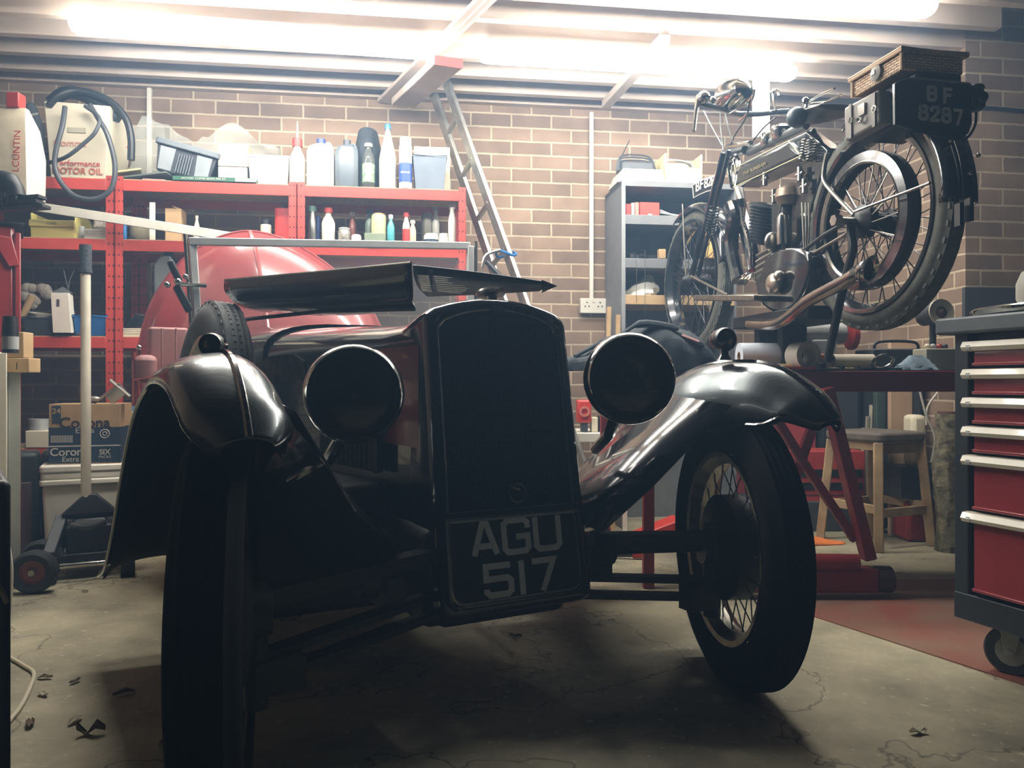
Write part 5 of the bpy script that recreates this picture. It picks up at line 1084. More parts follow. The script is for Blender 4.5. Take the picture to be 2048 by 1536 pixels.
m = MB(); q = bp(1566, 440, .07); m.lathe([(.022, -.09), (.022, .0), (.020, .015), (.008, .026)], q, (0, 0, 1), 20); m.build('magneto_dome', CHR, eng)
lp(1546, 484, .07, .035, (.5, 1, 1.1), NIK, 'bell_cover', eng)
# primary chaincase, crankcase
m = MB(); pts = smooth([bp(x, y, .08) for x, y in ((1525, 545), (1540, 508), (1575, 495), (1612, 500), (1626, 525), (1616, 575), (1596, 612), (1560, 628), (1528, 610), (1515, 580))], 4, True)
m.prism([Vector((p.x, .03, p.z)) for p in pts], (0, .06, 0)); cc = m.build('chaincase', BLK, BIKE, bevel=.014)
m = MB(); m.ball(bp(1548, 567, .11), .035, (1.25, .7, 1.1)); m.ball(bp(1558, 552, .11), .02); m.build('domed_cover', mat('polished alloy', 'c2b8a8', .3, .9, var=.2), cc)
m = MB(); q = bp(1560, 545, -.02); m.lathe([(.10, -.05), (.115, -.03), (.115, .03), (.10, .05)], q, (0, 1, 0), 28); m.build('crankcase', mat('crankcase alloy', '7c7a74', .4, .8, var=.3), BIKE)
m = MB()
for k in range(4): m.tube([bp(1512 + 1 * k, 548 - 12 * k, .06), bp(1545 + 1 * k, 530 - 12 * k, .06)], .008, 8)
m.build('clutch_levers', mat('dull alloy', '7a746c', .4, .8), BIKE)
m = MB()
for k in range(3): m.tube(smooth([bp(1478 + 6 * k, 568, .05), bp(1484 + 7 * k, 555, .08), bp(1500 + 4 * k, 548, .06), bp(1510, 560, .04)], 4), .007, 8)
m.build('finned_clamp', CHR, BIKE)
bt([(1462, 410), (1470, 440), (1462, 480), (1470, 530), (1478, 560)], .07, .030, name='exhaust_header')
bt([(1480, 400), (1484, 450), (1500, 510), (1506, 540)], .02, .020, name='exhaust_header')
bt([(1483, 415), (1487, 450), (1500, 500), (1502, 530)], .07, .008, name='bright_pipe', mt=CHR)
# exhaust pipe and slash cut tail
ex = [bp(1500, 648, .12), bp(1550, 648, .13), bp(1585, 628, .14), bp(1620, 600, .15), bp(1690, 563, .16), bp(1712, 548, .16)]
m = MB(); m.tube(smooth(ex, 5), .021, 14); xh = m.build('exhaust_pipe', mat('warm chrome', 'b4aaa0', .2, 1., var=.25), BIKE)
e1 = bp(1742, 537, .16); e0 = ex[-1]; fm = frame_z(e1 - e0)
m = MB(); r1 = [e0 + fm @ Vector((.021 * math.cos(a), .021 * math.sin(a), 0)) for a in [2 * math.pi * k / 20 for k in range(20)]]
r2 = [e1 + fm @ Vector((.033 * math.cos(a), .033 * math.sin(a), 0)) + (e1 - e0) * .35 * ((fm @ Vector((math.cos(a), math.sin(a), 0))).dot(Vector((0, .6, .8)))) for a in [2 * math.pi * k / 20 for k in range(20)]]
m.loft([r1, r2], True, False); m.build('exhaust_tip', CHR, xh, solid=.003)
m = MB(); m.prism(list(reversed([p - (e1 - e0).normalized() * .02 for p in r2])), (-.001, 0, 0)); m.build('exhaust_bore', INK, xh, sm=0)
# footboard
q = [bp(1391, 592, .16), bp(1512, 596, .16)]; m = MB(); m.hull8([(q[1].x, .08, q[1].z - .012), (q[0].x, .08, q[0].z - .02), (q[0].x, .17, q[0].z - .02), (q[1].x, .17, q[1].z - .012), (q[1].x, .08, q[1].z + .012), (q[0].x, .08, q[0].z + .004), (q[0].x, .17, q[0].z + .004), (q[1].x, .17, q[1].z + .012)]); m.build('footboard', NIK, BIKE, bevel=.004)
# leather tool bag, carrier box, plate, tail lamp
TAN = mat('grey brown leather', '8c8880', .6, var=.2)
bg_ = [bp(x, y, .17) for x, y in ((1692, 284), (1763, 246), (1759, 178), (1690, 216))]
m = MB(); m.prism([Vector((p.x, .13, p.z)) for p in bg_], (0, .045, 0)); bag = m.build('tool_bag', TAN, BIKE, bevel=.008)
for x in (1701, 1748):
    k = (x - 1690) / 70; m = MB(); m.bar(bp(x, 212 - 34 * k + 2, .178), bp(x, 282 - 34 * k, .178), .012, .004, up=(0, 1, 0)); m.build('strap', TAN, bag)
    m = MB(); q = bp(x, 246 - 34 * k, .181); m.tube([q + Vector((.009 * math.cos(a), 0, .009 * math.sin(a))) for a in [R_(45 * j) for j in range(8)]], .002, 5, closed=True); m.build('buckle', CHR, bag)
m = MB(); q = bp(1723, 222, .18)
m.box(q.x - .014, q.x + .014, .174, .182, q.z - .012, q.z + .02); m.tube([q + Vector((.012 * math.cos(a), .004, -.018 + .014 * math.sin(a))) for a in [R_(180 + 30 * j) for j in range(7)]], .004, 6); m.build('clasp', CHR, bag)
cb = [bp(x, y, .13) for x, y in ((1762, 262), (1792, 250), (1788, 166), (1760, 180))]
xr = -.33
def rp(x, y, dx=0.):
    r = P(x, y, 1) - EYE; p0 = WM[BIKE.name] @ Vector((xr + dx, 0, 0)); t = (p0 - EYE).dot(DR) / r.dot(DR); return BI @ (EYE + r * t)
YR_ = rp(1925, 200).y
m = MB(); z0 = bp(1788, 256, .12).z; z1 = bp(1788, 168, .12).z; m.box(xr, bg_[0].x - .01, YR_, .128, z0, z1); car_ = m.build('carrier_box', SATB, BIKE, bevel=.008)
# backwards at local x = xr
pl4 = [rp(x, y, -.012) for x, y in ((1789, 167), (1806, 160), (1826, 157), (1938, 168), (1942, 175), (1944, 246), (1937, 266), (1918, 282), (1826, 260), (1790, 248))]
m = MB(); m.prism(pl4, (.008, 0, 0)); rpl = m.build('rear_plate', mat('plate black', '15191d', .35, coat=.4), BIKE, sm=0)
m = MB(); m.tube([p + Vector((-.002, 0, 0)) for p in pl4[:5]], .003, 6); m.build('plate_edge', NIK, rpl)
def plch(ch, x0, x1, yt, yb, w=.0075):
    a = rp(x0, yb, -.0135); b = rp(x1, yb, -.0135); c = rp(x0, yt, -.0135); U = b - a; V = c - a
    U = Vector((0, U.y, 0)); V = Vector((0, 0, V.z)); m = MB()
    for poly in GLY[ch]:
        for p, q in zip(poly, poly[1:]):
            A = a + U * p[0] + V * p[1]; B = a + U * q[0] + V * q[1]; d = (B - A).normalized() * w * .35; m.bar(A - d, B + d, .003, w, up=(0, -d.z, d.y) if abs(d.y) + abs(d.z) > 0 else (0, 0, 1))
    m.build('plate_character', mat('rear plate letter', 'e2e4e0', .5), rpl, sm=0)
plch('B', 1857, 1871, 174, 199); plch('F', 1889, 1902, 178, 203)
for i, ch in enumerate('8287'): plch(ch, 1840 + i * 23, 1854 + i * 23, 211 + i * 3, 237 + i * 3)
m = MB(); q = rp(1952, 200, -.01); m.lathe([(.012, -.03), (.022, -.02), (.024, .01), (.018, .025), (.022, .03), (.02, .036)], q, (0, 0, 1), 16); m.lathe([(.016, 0), (.018, -.02), (.012, -.03)], q, (1, 0, 0), 16); m.ball(q + Vector((0, -.004, .036)), .016, (1, 1, .5)); tl_ = m.build('tail_lamp', mat('dark nickel', '3c4246', .25, .9), BIKE)
m = MB(); m.tube(smooth([rp(1952, 225, -.01), rp(1950, 250, -.01), rp(1938, 272, -.01), rp(1922, 282, -.01)], 4), .004, 6); m.build('lamp_wire', SATB, tl_)
# number plate stay over wheel: mudguard hinge clips
for x, y in ((1918, 430), (1938, 420)):
    m = MB(); q = rp(x, y, -.05 if x < 1930 else -.06); m.bar(q + Vector((0, 0, .03)), q - Vector((0, 0, .03)), .02, .012); m.build('stand_clip', SATB, g1)
# wicker basket (a thing of its own strapped on the carrier)
WK = bpy.data.materials.new('wicker'); WK.use_nodes = True; nt = WK.node_tree; b_ = nt.nodes['Principled BSDF']
tc = nt.nodes.new('ShaderNodeTexCoord'); sx_ = nt.nodes.new('ShaderNodeSeparateXYZ'); nt.links.new(tc.outputs['Object'], sx_.inputs[0])
ad_ = nt.nodes.new('ShaderNodeMath'); nt.links.new(sx_.outputs['X'], ad_.inputs[0]); nt.links.new(sx_.outputs['Y'], ad_.inputs[1])
cb_ = nt.nodes.new('ShaderNodeCombineXYZ'); nt.links.new(ad_.outputs[0], cb_.inputs['X']); nt.links.new(sx_.outputs['Z'], cb_.inputs['Y'])
wv = nt.nodes.new('ShaderNodeTexBrick'); nt.links.new(cb_.outputs[0], wv.inputs['Vector']); wv.inputs['Scale'].default_value = 1; wv.inputs['Brick Width'].default_value = .022; wv.inputs['Row Height'].default_value = .0075; wv.inputs['Mortar Size'].default_value = .0018; wv.inputs['Mortar Smooth'].default_value = .8
wv.inputs['Color1'].default_value = (*hexc('f0d4b4'), 1); wv.inputs['Color2'].default_value = (*hexc('d8b48e'), 1); wv.inputs['Mortar'].default_value = (*hexc('70503c'), 1)
nt.links.new(wv.outputs['Color'], b_.inputs['Base Color']); b_.inputs['Roughness'].default_value = .7
bmp = nt.nodes.new('ShaderNodeBump'); bmp.inputs['Strength'].default_value = .7; bmp.inputs['Distance'].default_value = .003; bmp.invert = True; nt.links.new(wv.outputs['Fac'], bmp.inputs['Height']); nt.links.new(bmp.outputs['Normal'], b_.inputs['Normal'])
A0 = rp(1804, 160, .01); B0 = rp(1927, 168, .01); zt_ = rp(1802, 97, .01).z; zb_ = z1 + .001
yl, yr_ = A0.y, B0.y; xf = bp(1706, 150, yl).x; cx, cy = (A0.x + xf) / 2, (yl + yr_) / 2
bo = WM[BIKE.name] @ Vector((cx, cy, zb_)); ang = math.atan2(DR.y, DR.x)
t = thing('wicker_basket', 'pale wicker picnic basket strapped on the rear carrier of the raised motorcycle', 'basket', bo, ang)
hx, hy, hz = abs(xf - A0.x) / 2, abs(yl - yr_) / 2, zt_ - zb_
m = MB(); m.box(-hx, hx, -hy, hy, 0, hz * .86); m.build('basket_body', WK, t, bevel=.006)
m = MB(); m.box(-hx - .006, hx + .006, -hy - .006, hy + .006, hz * .88, hz); m.build('lid', WK, t, bevel=.006)
for z in (hz * .9, hz):
    m = MB(); m.tube([(-hx - .007, -hy - .007, z), (hx + .007, -hy - .007, z), (hx + .007, hy + .007, z), (-hx - .007, hy + .007, z)], .005, 6, closed=True); m.build('rim_braid', mat('pale cane', 'd8b898', .7), t)
for sx in (-1, 1):
    m = MB(); m.cyl((sx * hx, hy, 0), (sx * hx, hy, hz), .006, seg=8); m.build('corner_cane', mat('pale cane', 'd8b898'), t)
m = MB(); m.lathe([(.0, 0), (.022, .001), (.022, .004), (.008, .008)][1:], (.0 - hx * .05, hy + .004, hz * .52), (0, 1, 0), 20); m.build('leather_tab', TAN, t); m = MB(); m.box(-.012, .006, hy + .008, hy + .014, hz * .42, hz * .64); m.build('clasp', CHR, t, bevel=.002)
# black support block under the engine
q0, q1 = bp(1470, 655, .1), bp(1622, 640, .1)
sb = WM[BIKE.name] @ Vector(((q0.x + q1.x) / 2, 0, 0))
t = thing('engine_stand', 'black steel stand block carrying the motorcycle frame above the bench', 'stand', (sb.x, sb.y, .80), ang)
L = abs(q1.x - q0.x) / 2; hz = bp(1560, 628, .0).z - .0
m = MB(); m.box(-L, L, -.11, .11, hz - .05, hz - .004); m.build('platform', SATB, t, bevel=.004)
for sx in (.05, .7):
    m = MB(); m.box(sx * L - .02, sx * L + .02, -.05, .05, .0, hz - .05); m.build('post', SATB, t, bevel=.004)
# ================= right side =================
# bench: red steel table across, behind the right wing
BT = .80
BA = Vector((.36, 2.80, 0)); BB = Vector((1.97, 2.76, 0)); 
bang = math.atan2(BB.y - BA.y, BB.x - BA.x); BL = (BB - BA).length
t = thing('steel_bench', 'long dark red steel bench carrying tools beneath the raised motorcycle', 'bench', BA, bang)
m = MB(); m.box(0, BL, 0, .50, BT - .012, BT); m.build('bench_top', mat('dark bench top', '3a2c2a', .6, var=.3), t, sm=0)
m = MB(); m.box(0, BL, -.004, .03, BT - .078, BT - .003); m.build('front_rail', DRED, t, bevel=.003)
m = MB(); m.box(0, BL, .47, .50, BT - .078, BT - .013); m.build('back_rail', DRED, t, bevel=.003)
for x in (BL - .04, ):
    for y in (0.03, .43):
        m = MB(); m.box(x - .04, x, y, y + .04, 0, BT - .012); m.build('leg', DRED, t, bevel=.003)
m = MB(); m.box(.0, .04, .43, .47, 0, BT - .012); m.build('leg', DRED, t, bevel=.003)
m = MB(); m.box(.12, .16, .03, .07, 0, BT - .012); m.build('leg', DRED, t, bevel=.003)
# red trestle / lift with scissor braces standing in front
t = thing('lifting_trestle', 'oxide red steel trestle with crossed braces and a tubular roller foot', 'trestle', P(1640, 1185, 2.78) * 1)
t.location.z = 0; WM[t.name] = Matrix.Translation(t.location)
D0 = 2.72
def tw(pts, wx, wy, name, mt=DRED): m = MB(); [m.bar(a, b, wx, wy, up=(0, 1, 0)) for a, b in zip(pts, pts[1:])]; return m.build(name, mt, t, world=True, bevel=.003)
tw([P(1652, 776, D0), P(1737, 1118, D0 - .0)], .04, .055, 'main_leg')
tw([P(1652, 780, D0 + .06), P(1590, 950, D0 + .06), P(1560, 1040, D0 + .06)], .035, .026, 'cross_brace')
tw([P(1530, 800, D0 + .03), P(1610, 930, D0 + .03), P(1710, 1080, D0 + .03)], .03, .028, 'cross_brace')
tw([P(1512, 776, D0 + .08), P(1520, 860, D0 + .08), P(1545, 1120, D0 + .08)], .03, .03, 'rear_leg')
m = MB(); m.cyl(P(1500, 1122, D0 - .02), P(1715, 1124, D0 - .02), .028, seg=16); m.build('cross_tube', DRED, t, world=True)
m = MB(); m.bar(P(1480, 1158, D0), P(1752, 1158, D0), .07, .085); m.build('base_beam', DRED, t, world=True, bevel=.01)
m = MB(); m.cyl(P(1750, 1158, D0), P(1780, 1158, D0), .046, seg=24); m.build('roller', mat('dark maroon roller', '3c2426', .5), t, world=True)
# stool
t = thing('wooden_stool', 'worn square wooden stool with a dark padded seat under the bench', 'stool', G(1765, 1095) + Vector((.02, .12, 0)), R_(24))
SZ = .53; a = .135
m = MB(); m.rbox(-a - .03, a + .03, -a - .03, a + .03, SZ - .045, SZ, r=.05); m.build('seat', mat('worn brown seat', '6b6258', .7, var=.35, scale=12), t, bevel=.012)
STW = mat('worn stool wood', 'b89e78', .7, col2='8c7458', scale=9)
for sx in (-1, 1):
    for sy in (-1, 1):
        m = MB(); m.bar((sx * a, sy * a, SZ - .045), (sx * (a + .035), sy * (a + .035), 0), .04, .04); m.build('leg', STW, t, bevel=.005)
for s in (-1, 1):
    for z, wz in ((SZ - .075, .045), (.17, .04)):
        k = a + (.0 if z > .3 else .024)
        m = MB(); m.bar((-k, s * k, z), (k, s * k, z), .018, wz); m.build('rail', STW, t, bevel=.003)
        m = MB(); m.bar((s * k, -k, z + .015), (s * k, k, z + .015), .018, wz); m.build('rail', STW, t, bevel=.003)
# log
g = G(1897, 1102); t = thing('bark_log', 'upright rough barked log standing beside the stool', 'log', g)
m = MB(); rings = []
hl = P(0, 828, g.y).z
for i in range(22):
    z = hl * i / 21; rings.append([Vector(((.052 + .010 * random.random()) * math.cos(a_) + .008 * math.sin(i * .4), (.052 + .010 * random.random()) * math.sin(a_), z)) for a_ in [2 * math.pi * k / 22 for k in range(22)]])
m.loft(rings); m.build('bark', mat('bark', '8e866a', .9, col2='4e4a3c', scale=30, bump=.8), t, sm=20)
m = MB(); m.cyl((0, 0, hl), (0, 0, hl + .012), .045, seg=20); m.build('sawn_end', mat('sawn end', '6a4a40', .8), t)
# roller tool cabinet at the right
t = thing('tool_cabinet', 'black roller tool cabinet with red drawers and white handles at the right edge', 'cabinet', M=Matrix.Translation((1.19, 2.065, 0)) @ Matrix.Rotation(math.atan2(-.94, .35), 4, 'Z'))
# local x runs along the drawer front toward the camera, +y points to the right (into the cabinet is +y)
CW, CD = .68, .44; FB = mat('cabinet black', '2a3036', .45, var=.15)
TZ = WM[t.name]
m = MB(); m.box(0, CW, .012, CD, .165, .885); m.build('carcass', FB, t, bevel=.004)
m = MB(); m.box(-.002, .040, -.010, .03, .155, .885); m.build('corner_post', FB, t, bevel=.004)
m = MB(); m.box(-.003, CW, -.012, .0, .13, .20); m.build('base_rail', FB, t, bevel=.004)
m = MB(); m.rbox(-.045, CW + .03, -.04, CD + .03, .882, .925, r=.02); m.build('worktop', mat('worktop grey', '5c6468', .5, var=.15), t, bevel=.006)
zs = [(.862, .797), (.790, .723), (.716, .648), (.641, .573), (.566, .425), (.418, .212)]
HW_ = mat('cream handle', 'e6e0cc', .35, coat=.3)
for i, (z1_, z0_) in enumerate(zs):
    m = MB(); m.box(.055, CW - .03, -.010, .02, z0_, z1_ - .026); dr = m.build('drawer', mat('cabinet red', '98363a', .35, coat=.5), t, bevel=.003)
    m = MB(); m.box(.055, CW - .03, -.018, -.008, z0_, z0_ + .008); m.build('drawer_lip', mat('cabinet red', '98363a'), dr, bevel=.002)
    m = MB(); m.loft([[Vector((x, y, z)) for y, z in ((-.004, z1_ - .028), (-.028, z1_ - .026), (-.034, z1_ - .016), (-.026, z1_ - .002), (-.004, z1_))] for x in (.035, CW - .02)]); m.build('drawer_handle', HW_, dr)
    m = MB(); m.box(.05, .062, -.0335, -.03, z1_ - .022, z1_ - .012); m.build('handle_badge', LGREY, dr, sm=0)
def caster(x, y, rot):
    m = MB(T := Matrix.Translation((x, y, 0)) @ Matrix.Rotation(rot, 4, 'Z')); m.box(-.03, .03, -.03, .03, .145, .158)
    for s in (-1, 1): m.hull8([(-.012, s * .026 - .002, .055), (.012, s * .026 - .002, .055), (.012, s * .026 + .002, .055), (-.012, s * .026 + .002, .055), (-.028, s * .026 - .002, .145), (.028, s * .026 - .002, .145), (.028, s * .026 + .002, .145), (-.028, s * .026 + .002, .145)])
    c_ = m.build('caster', LGREY, t, bevel=.002)
    m = MB(T); m.ring([(.03, -.012), (.058, -.016), (.063, -.01), (.063, .01), (.058, .016), (.03, .012)], (0, 0, .063), (0, 1, 0), 32); m.build('caster_tyre', DGREY, c_)
    m = MB(T); m.lathe([(.046, -.013), (.046, .013)], (0, 0, .063), (0, 1, 0), 32); m.cyl((0, -.03, .063), (0, .03, .063), .008, seg=10); m.build('caster_disc', LGREY, c_)
for x, y in ((.10, .07), (CW - .08, .07), (.10, CD - .06), (CW - .08, CD - .06)): caster(x, y, R_(28))
# chrome dish and helmet on worktop
def TW(x, y, z): return TZ @ Vector((x, y, z))
q = P(1990, 622, 2.05); t2 = thing('drip_tray', 'shallow polished metal tray lying on the tool cabinet worktop', 'tray', (1.30, 1.98, .926))
m = MB(); m.lathe([(.10, 0), (.15, .004), (.16, .018), (.15, .022), (.145, .018), (.10, .006)], (0, 0, 0), seg=36, sq=.55); m.build('dish', CHR, t2)
t2 = thing('white_bottle', 'white rounded container cut off by the right edge on the tool cabinet', 'container', (1.352, 2.0, .926 + .024)); m = MB(); m.lathe([(.03, 0), (.042, .02), (.042, .06), (.03, .09), (.01, .10)], seg=20); m.build('body', WHT, t2)
a = P(1919, 576, 3.45); b = P(2070, 606, 3.45); t2 = thing('dark_board', 'dark square board standing on the back worktop behind the tool cabinet', 'board', ((a.x + b.x) / 2, 3.42, b.z - .0), R_(3))
m = MB(); m.box(-(b.x - a.x) / 2, (b.x - a.x) / 2, 0, .02, -.25, a.z - b.z); m.build('panel', mat('dark slate', '3c3e42', .6), t2, bevel=.002)
a = P(1885, 650, 3.3); t2 = thing('back_table', 'plain timber table behind the tool cabinet holding the dark board', 'table', (a.x + .52, 2.96, 0), R_(3))
tzb = (b.z - .25); m = MB(); m.box(-.3, .6, 0, .45, tzb - .03, tzb); m.build('top', WOOD, t2, bevel=.003)
for x in (-.28, .56):
    for y in (.02, .40): m = MB(); m.box(x, x + .04, y, y + .04, 0, tzb - .03); m.build('leg', WOOD, t2)
# loose cable from the wall and grey spotlight
m = MB(); m.tube(smooth([WP(1950, 213, 1.032), WP(1985, 215, 1.032), WP(2020, 218, 1.034), WP(2075, 222, 1.032)], 6), .006, 8); tag(m.build('black_cable', SATB, base=WP(1950, 213, 1.032)), 'black cable clipped along the brick pier behind the tail lamp', 'cable')
q = P(1880, 625, 2.95); t2 = thing('spot_lamp', 'grey spot lamp with a pale ring face on the bench beside the motorcycle tyre', 'lamp', (q.x, q.y, BT))
m = MB(); ax_ = Vector((.1, -1, .1)); m.lathe([(.02, -.12), (.035, -.10), (.04, -.02), (.052, 0), (.05, .006)], (0, 0, q.z - BT), ax_, 24); m.cyl((0, .05, 0), (0, .05, q.z - BT), .012, seg=10); m.lathe([(.04, 0), (.035, .012)], (0, .05, 0), seg=16); b_ = m.build('body', DGREY, t2)
m = MB(); m.ring([(.022, .008), (.05, .012), (.05, .004)], (0, 0, q.z - BT), ax_, 32); m.build('face_ring', CREAM, t2); m = MB(); m.lathe([(.022, .004), (.01, .01)], (0, 0, q.z - BT), ax_, 20); m.build('centre', mat('pink bulb', 'a07c70', .4), t2)
# ---- grey shelf cabinet on the back wall ----
COF = .36
u0, u1 = UOF(WP(1243, 450, COF)), UOF(WP(1430, 450, COF)) + .12; o = WL(u0, COF, 0); W_ = u1 - u0; HT = WP(1300, 362, COF).z
t = thing('steel_cupboard', 'grey steel cupboard without doors against the brick wall left of the motorcycle', 'cupboard', o, TH)
GC2 = mat('cupboard grey', '6c6e70', .55, var=.15)
for x in (0, W_ - .012): m = MB(); m.box(x, x + .012, 0, .34, 0, HT); m.build('side_panel', GC2, t, bevel=.002)
m = MB(); m.box(0, W_, .33, .34, 0, HT); m.build('back_panel', GC2, t, sm=0)
m = MB(); m.box(0, W_, 0, .34, HT - .03, HT); m.build('top_panel', GC2, t, bevel=.002)
CZ = []
for yp in (430, 517, 590):
    z = WP(1300, yp, COF).z; CZ.append(z); m = MB(); m.box(.012, W_ - .012, .0, .33, z - .05, z); m.build('shelf', GC2 if yp < 580 else WOOD, t, bevel=.002)
m = MB(); m.box(.0, .02, -.004, .0, 0, HT); m.build('front_stile', mat('stile grey', '87898a', .5), t, sm=0)
def citem(name, label, cat, x0, x1, yt, z, off=COF - .04):
    a = UOF(WP(x0, 450, off)); b = UOF(WP(x1, 450, off)); h = WP((x0 + x1) / 2, yt, off).z - z; return thing(name, label, cat, WL((a + b) / 2, off, z + .001), TH), b - a, h
t, w, h = citem('wire_basket', 'pale woven tray with grey cables coiled in it on top of the grey cupboard', 'tray', 1235, 1330, 338, HT)
m = MB(); m.hull8([(-w / 2, -.0, 0), (w / 2, 0, 0), (w / 2, .2, 0), (-w / 2, .2, 0), (-w / 2 + .03, 0, h), (w / 2 - .01, 0, h), (w / 2 - .01, .2, h), (-w / 2 + .03, .2, h)]); m.build('tray_body', mat('woven white', 'd8d4c4', .7, bump=.5, scale=60), t, bevel=.003)
zc = HT + h + .001
t, w, h = citem('coiled_cable', 'dark coiled cable with a handle loop on top of the pale woven tray', 'cable', 1238, 1318, 318, zc)
m = MB(); m.rbox(-w / 2 + .02, w / 2 - .01, .03, .15, 0, .045, r=.02); m.build('cable_box', DGREY, t, bevel=.006)
for k, hh in enumerate((.09, .075, .06)):
    m = MB(); m.tube(smooth([(-w / 2 + .01 * k, .05, 0), (-w / 2 + .02, .05, hh * .8), (0, .06, hh), (w / 2 - .03, .05, hh * .8), (w / 2 - .01 * k, .05, 0)], 5), .0045, 6); m.build('cable_loop', DGREY, t)
m = MB(); m.tube(smooth([(-w / 2 + .02, .05, .06), (-w / 2 + .05, .05, .12), (-w / 2 + .07, .05, .16)], 4), .003, 6); m.build('cable_end', SATB, t)
t, w, h = citem('cream_bin', 'cream plastic tray bin filled with cables on the cupboard top next to the front plate', 'bin', 1330, 1405, 308, HT)
CB = mat('cream bin', 'dcd4a8', .5)
m = MB(); a = w / 2
m.box(-a, a, 0, .005, 0, h * .55); m.box(-a, a, .17, .175, 0, h); m.box(-a, -a + .01, 0, .17, 0, h); m.box(a - .01, a, 0, .17, 0, h); m.box(-a, a, 0, .17, 0, .005); m.build('body', CB, t, bevel=.003)
for k in range(4): m = MB(); m.tube(smooth([(-a + .02, .05 + .02 * k, h * .5), (-a + .03, .05 + .02 * k, h * (.85 + .04 * k)), (a - .05, .05 + .02 * k, h * (.8 + .03 * k)), (a - .03, .05, h * .5)], 5), .005, 6); m.build('cable_loop', LGREY, t)
for (x0, x1, yt, mt_, lb) in ((1252, 1262, 408, RED, 'narrow dark red file box at the left of the cupboard shelf'), (1263, 1269, 406, CREAM, 'thin cream booklet between the red boxes'), (1270, 1278, 405, mat('pink box', 'c8786c', .5), 'pinkish box beside the cream booklet'), (1280, 1319, 405, mat('signal red', 'cc3c30', .45), 'bright red box, widest on the upper cupboard shelf')):
    t, w, h = citem('red_box', lb, 'box', x0, x1, yt, CZ[0]); m = MB(); m.box(-w / 2, w / 2, 0, .12, 0, h); m.build('carton', mt_, t, bevel=.002)
    if x0 == 1280: m = MB(); m.box(-.01, .012, -.001, 0, .004, .014); m.build('sticker', WHT, t, sm=0)
t, w, h = citem('plier_handles', 'pale long nosed pliers lying next to the bright red box', 'pliers', 1320, 1362, 418, CZ[0])
for dz in (.0, .012): m = MB(); m.tube([(-w / 2, 0, .022 + dz), (0, 0, .014), (w / 2, -.0, .008 - dz * .3)], .005, 6); m.build('handle', LGREY, t)
t, w, h = citem('scrap_parts', 'jumble of dark small parts on the middle cupboard shelf', 'parts', 1258, 1330, 500, CZ[1])
for k in range(10): m = MB(); m.boxc(((k / 9 - .5) * w * .9, .03 * (k % 3), .015), (.02, .04, .02 + .015 * (k % 3)), (k, k * .3, k * .7)); m.build('part', SATB if k % 2 else GUN, t)
t, w, h = citem('timer_box', 'small tan box on the edge of the middle cupboard shelf', 'box', 1318, 1332, 502, CZ[1], COF - .0)
m = MB(); m.box(-w / 2, w / 2, 0, .03, 0, .05); m.build('body', BRN, t, bevel=.003)
t, w, h = citem('plastic_bag', 'crumpled pale plastic bag on the wooden cupboard shelf', 'bag', 1255, 1322, 545, CZ[2])
m = MB(); rings = []
for i in range(9):
    z = h * i / 8; k = (1, 1.05, 1, .9, .78, .6, .42, .3, .15)[i]; rings.append([Vector((w * .48 * k * math.cos(a_) * (.85 + .3 * random.random()) + w * .3 * (i / 8), .07 * k * math.sin(a_) * (.8 + .4 * random.random()) + .08, z)) for a_ in [2 * math.pi * q / 16 for q in range(16)]])
m.loft(rings); m.build('film', mat('milky film', 'ccccc4', .35, var=.2, scale=30), t)
for x, y0, y1, lb in ((1273, 520, 605, 'thin hanging wire at the left front of the cupboard'), (1290, 500, 632, 'longer thin hanging wire beside the plastic bag')):
    a, b = WP(x, y0, COF + .012), WP(x, y1, COF + .012); m = MB(); m.tube([a, b], .0015, 5); tag(m.build('hanging_wire', NIK, base=b), lb, 'wire')
t, w, h = citem('yellow_bag', 'yellow packet standing behind the motorcycle front fork', 'packet', 1408, 1442, 468, CZ[1] - .02, COF + .05)
m = MB(); m.prism([(-w / 2, 0, 0), (w / 2, 0, 0), (w * .4, 0, h), (-w * .3, 0, h * .93)], (0, .03, 0)); m.build('packet', mat('yellow packet', 'd0b070', .6, var=.3, scale=8), t, bevel=.003); t.location.z = CZ[1] + .001
for k, (x0, x1, yt, lb) in enumerate(((1196, 1216, 614, 'rough timber offcut leaning on the wall beside the socket'), (1217, 1232, 631, 'shorter timber offcut leaning beside the grey cupboard'))):
    a = WP((x0 + x1) / 2, 700, .42 + .03 * k); zt2 = WP(x0, yt, .42).z; m = MB(); m.bar((a.x, a.y, 0), (a.x + .03, a.y, zt2), .04, .02); tag(m.build('timber_offcut', WOOD, base=(a.x, a.y, 0)), lb, 'timber')
# ---- things on the bench ----
ON = BT + .001
def bx(x, y=735, d=2.85): return P(x, y, d).x
t = thing('work_jacket', 'dark crumpled work jacket heaped on the left end of the bench', 'jacket', (bx(1290), 2.95, ON))
outl_ = [(-.33, .0), (-.30, .04), (-.22, .07), (-.10, .13), (.02, .155), (.12, .15), (.20, .12), (.27, .05), (.29, 0)]
rows = []
top_ = smooth([Vector((x, 0, z)) for x, z in outl_], 3)
for i in range(13):
    a_ = math.pi * i / 12; row = []
    for j, p in enumerate(top_): 
        wr = 1 + .12 * math.sin(j * 1.3 + i * .9) + .07 * math.sin(j * 2.9 - i * 2.1); row.append(Vector((p.x, -math.cos(a_) * .20 * wr * (.4 + .6 * math.sin(math.pi * j / (len(top_) - 1))), max(0, p.z * (math.sin(a_) ** .6 if 0 < i < 12 else 0) * wr * 1.05))))
    rows.append(row)
m = MB(); m.grid(rows); m.build('jacket_body', LEAD, t, sub=1)
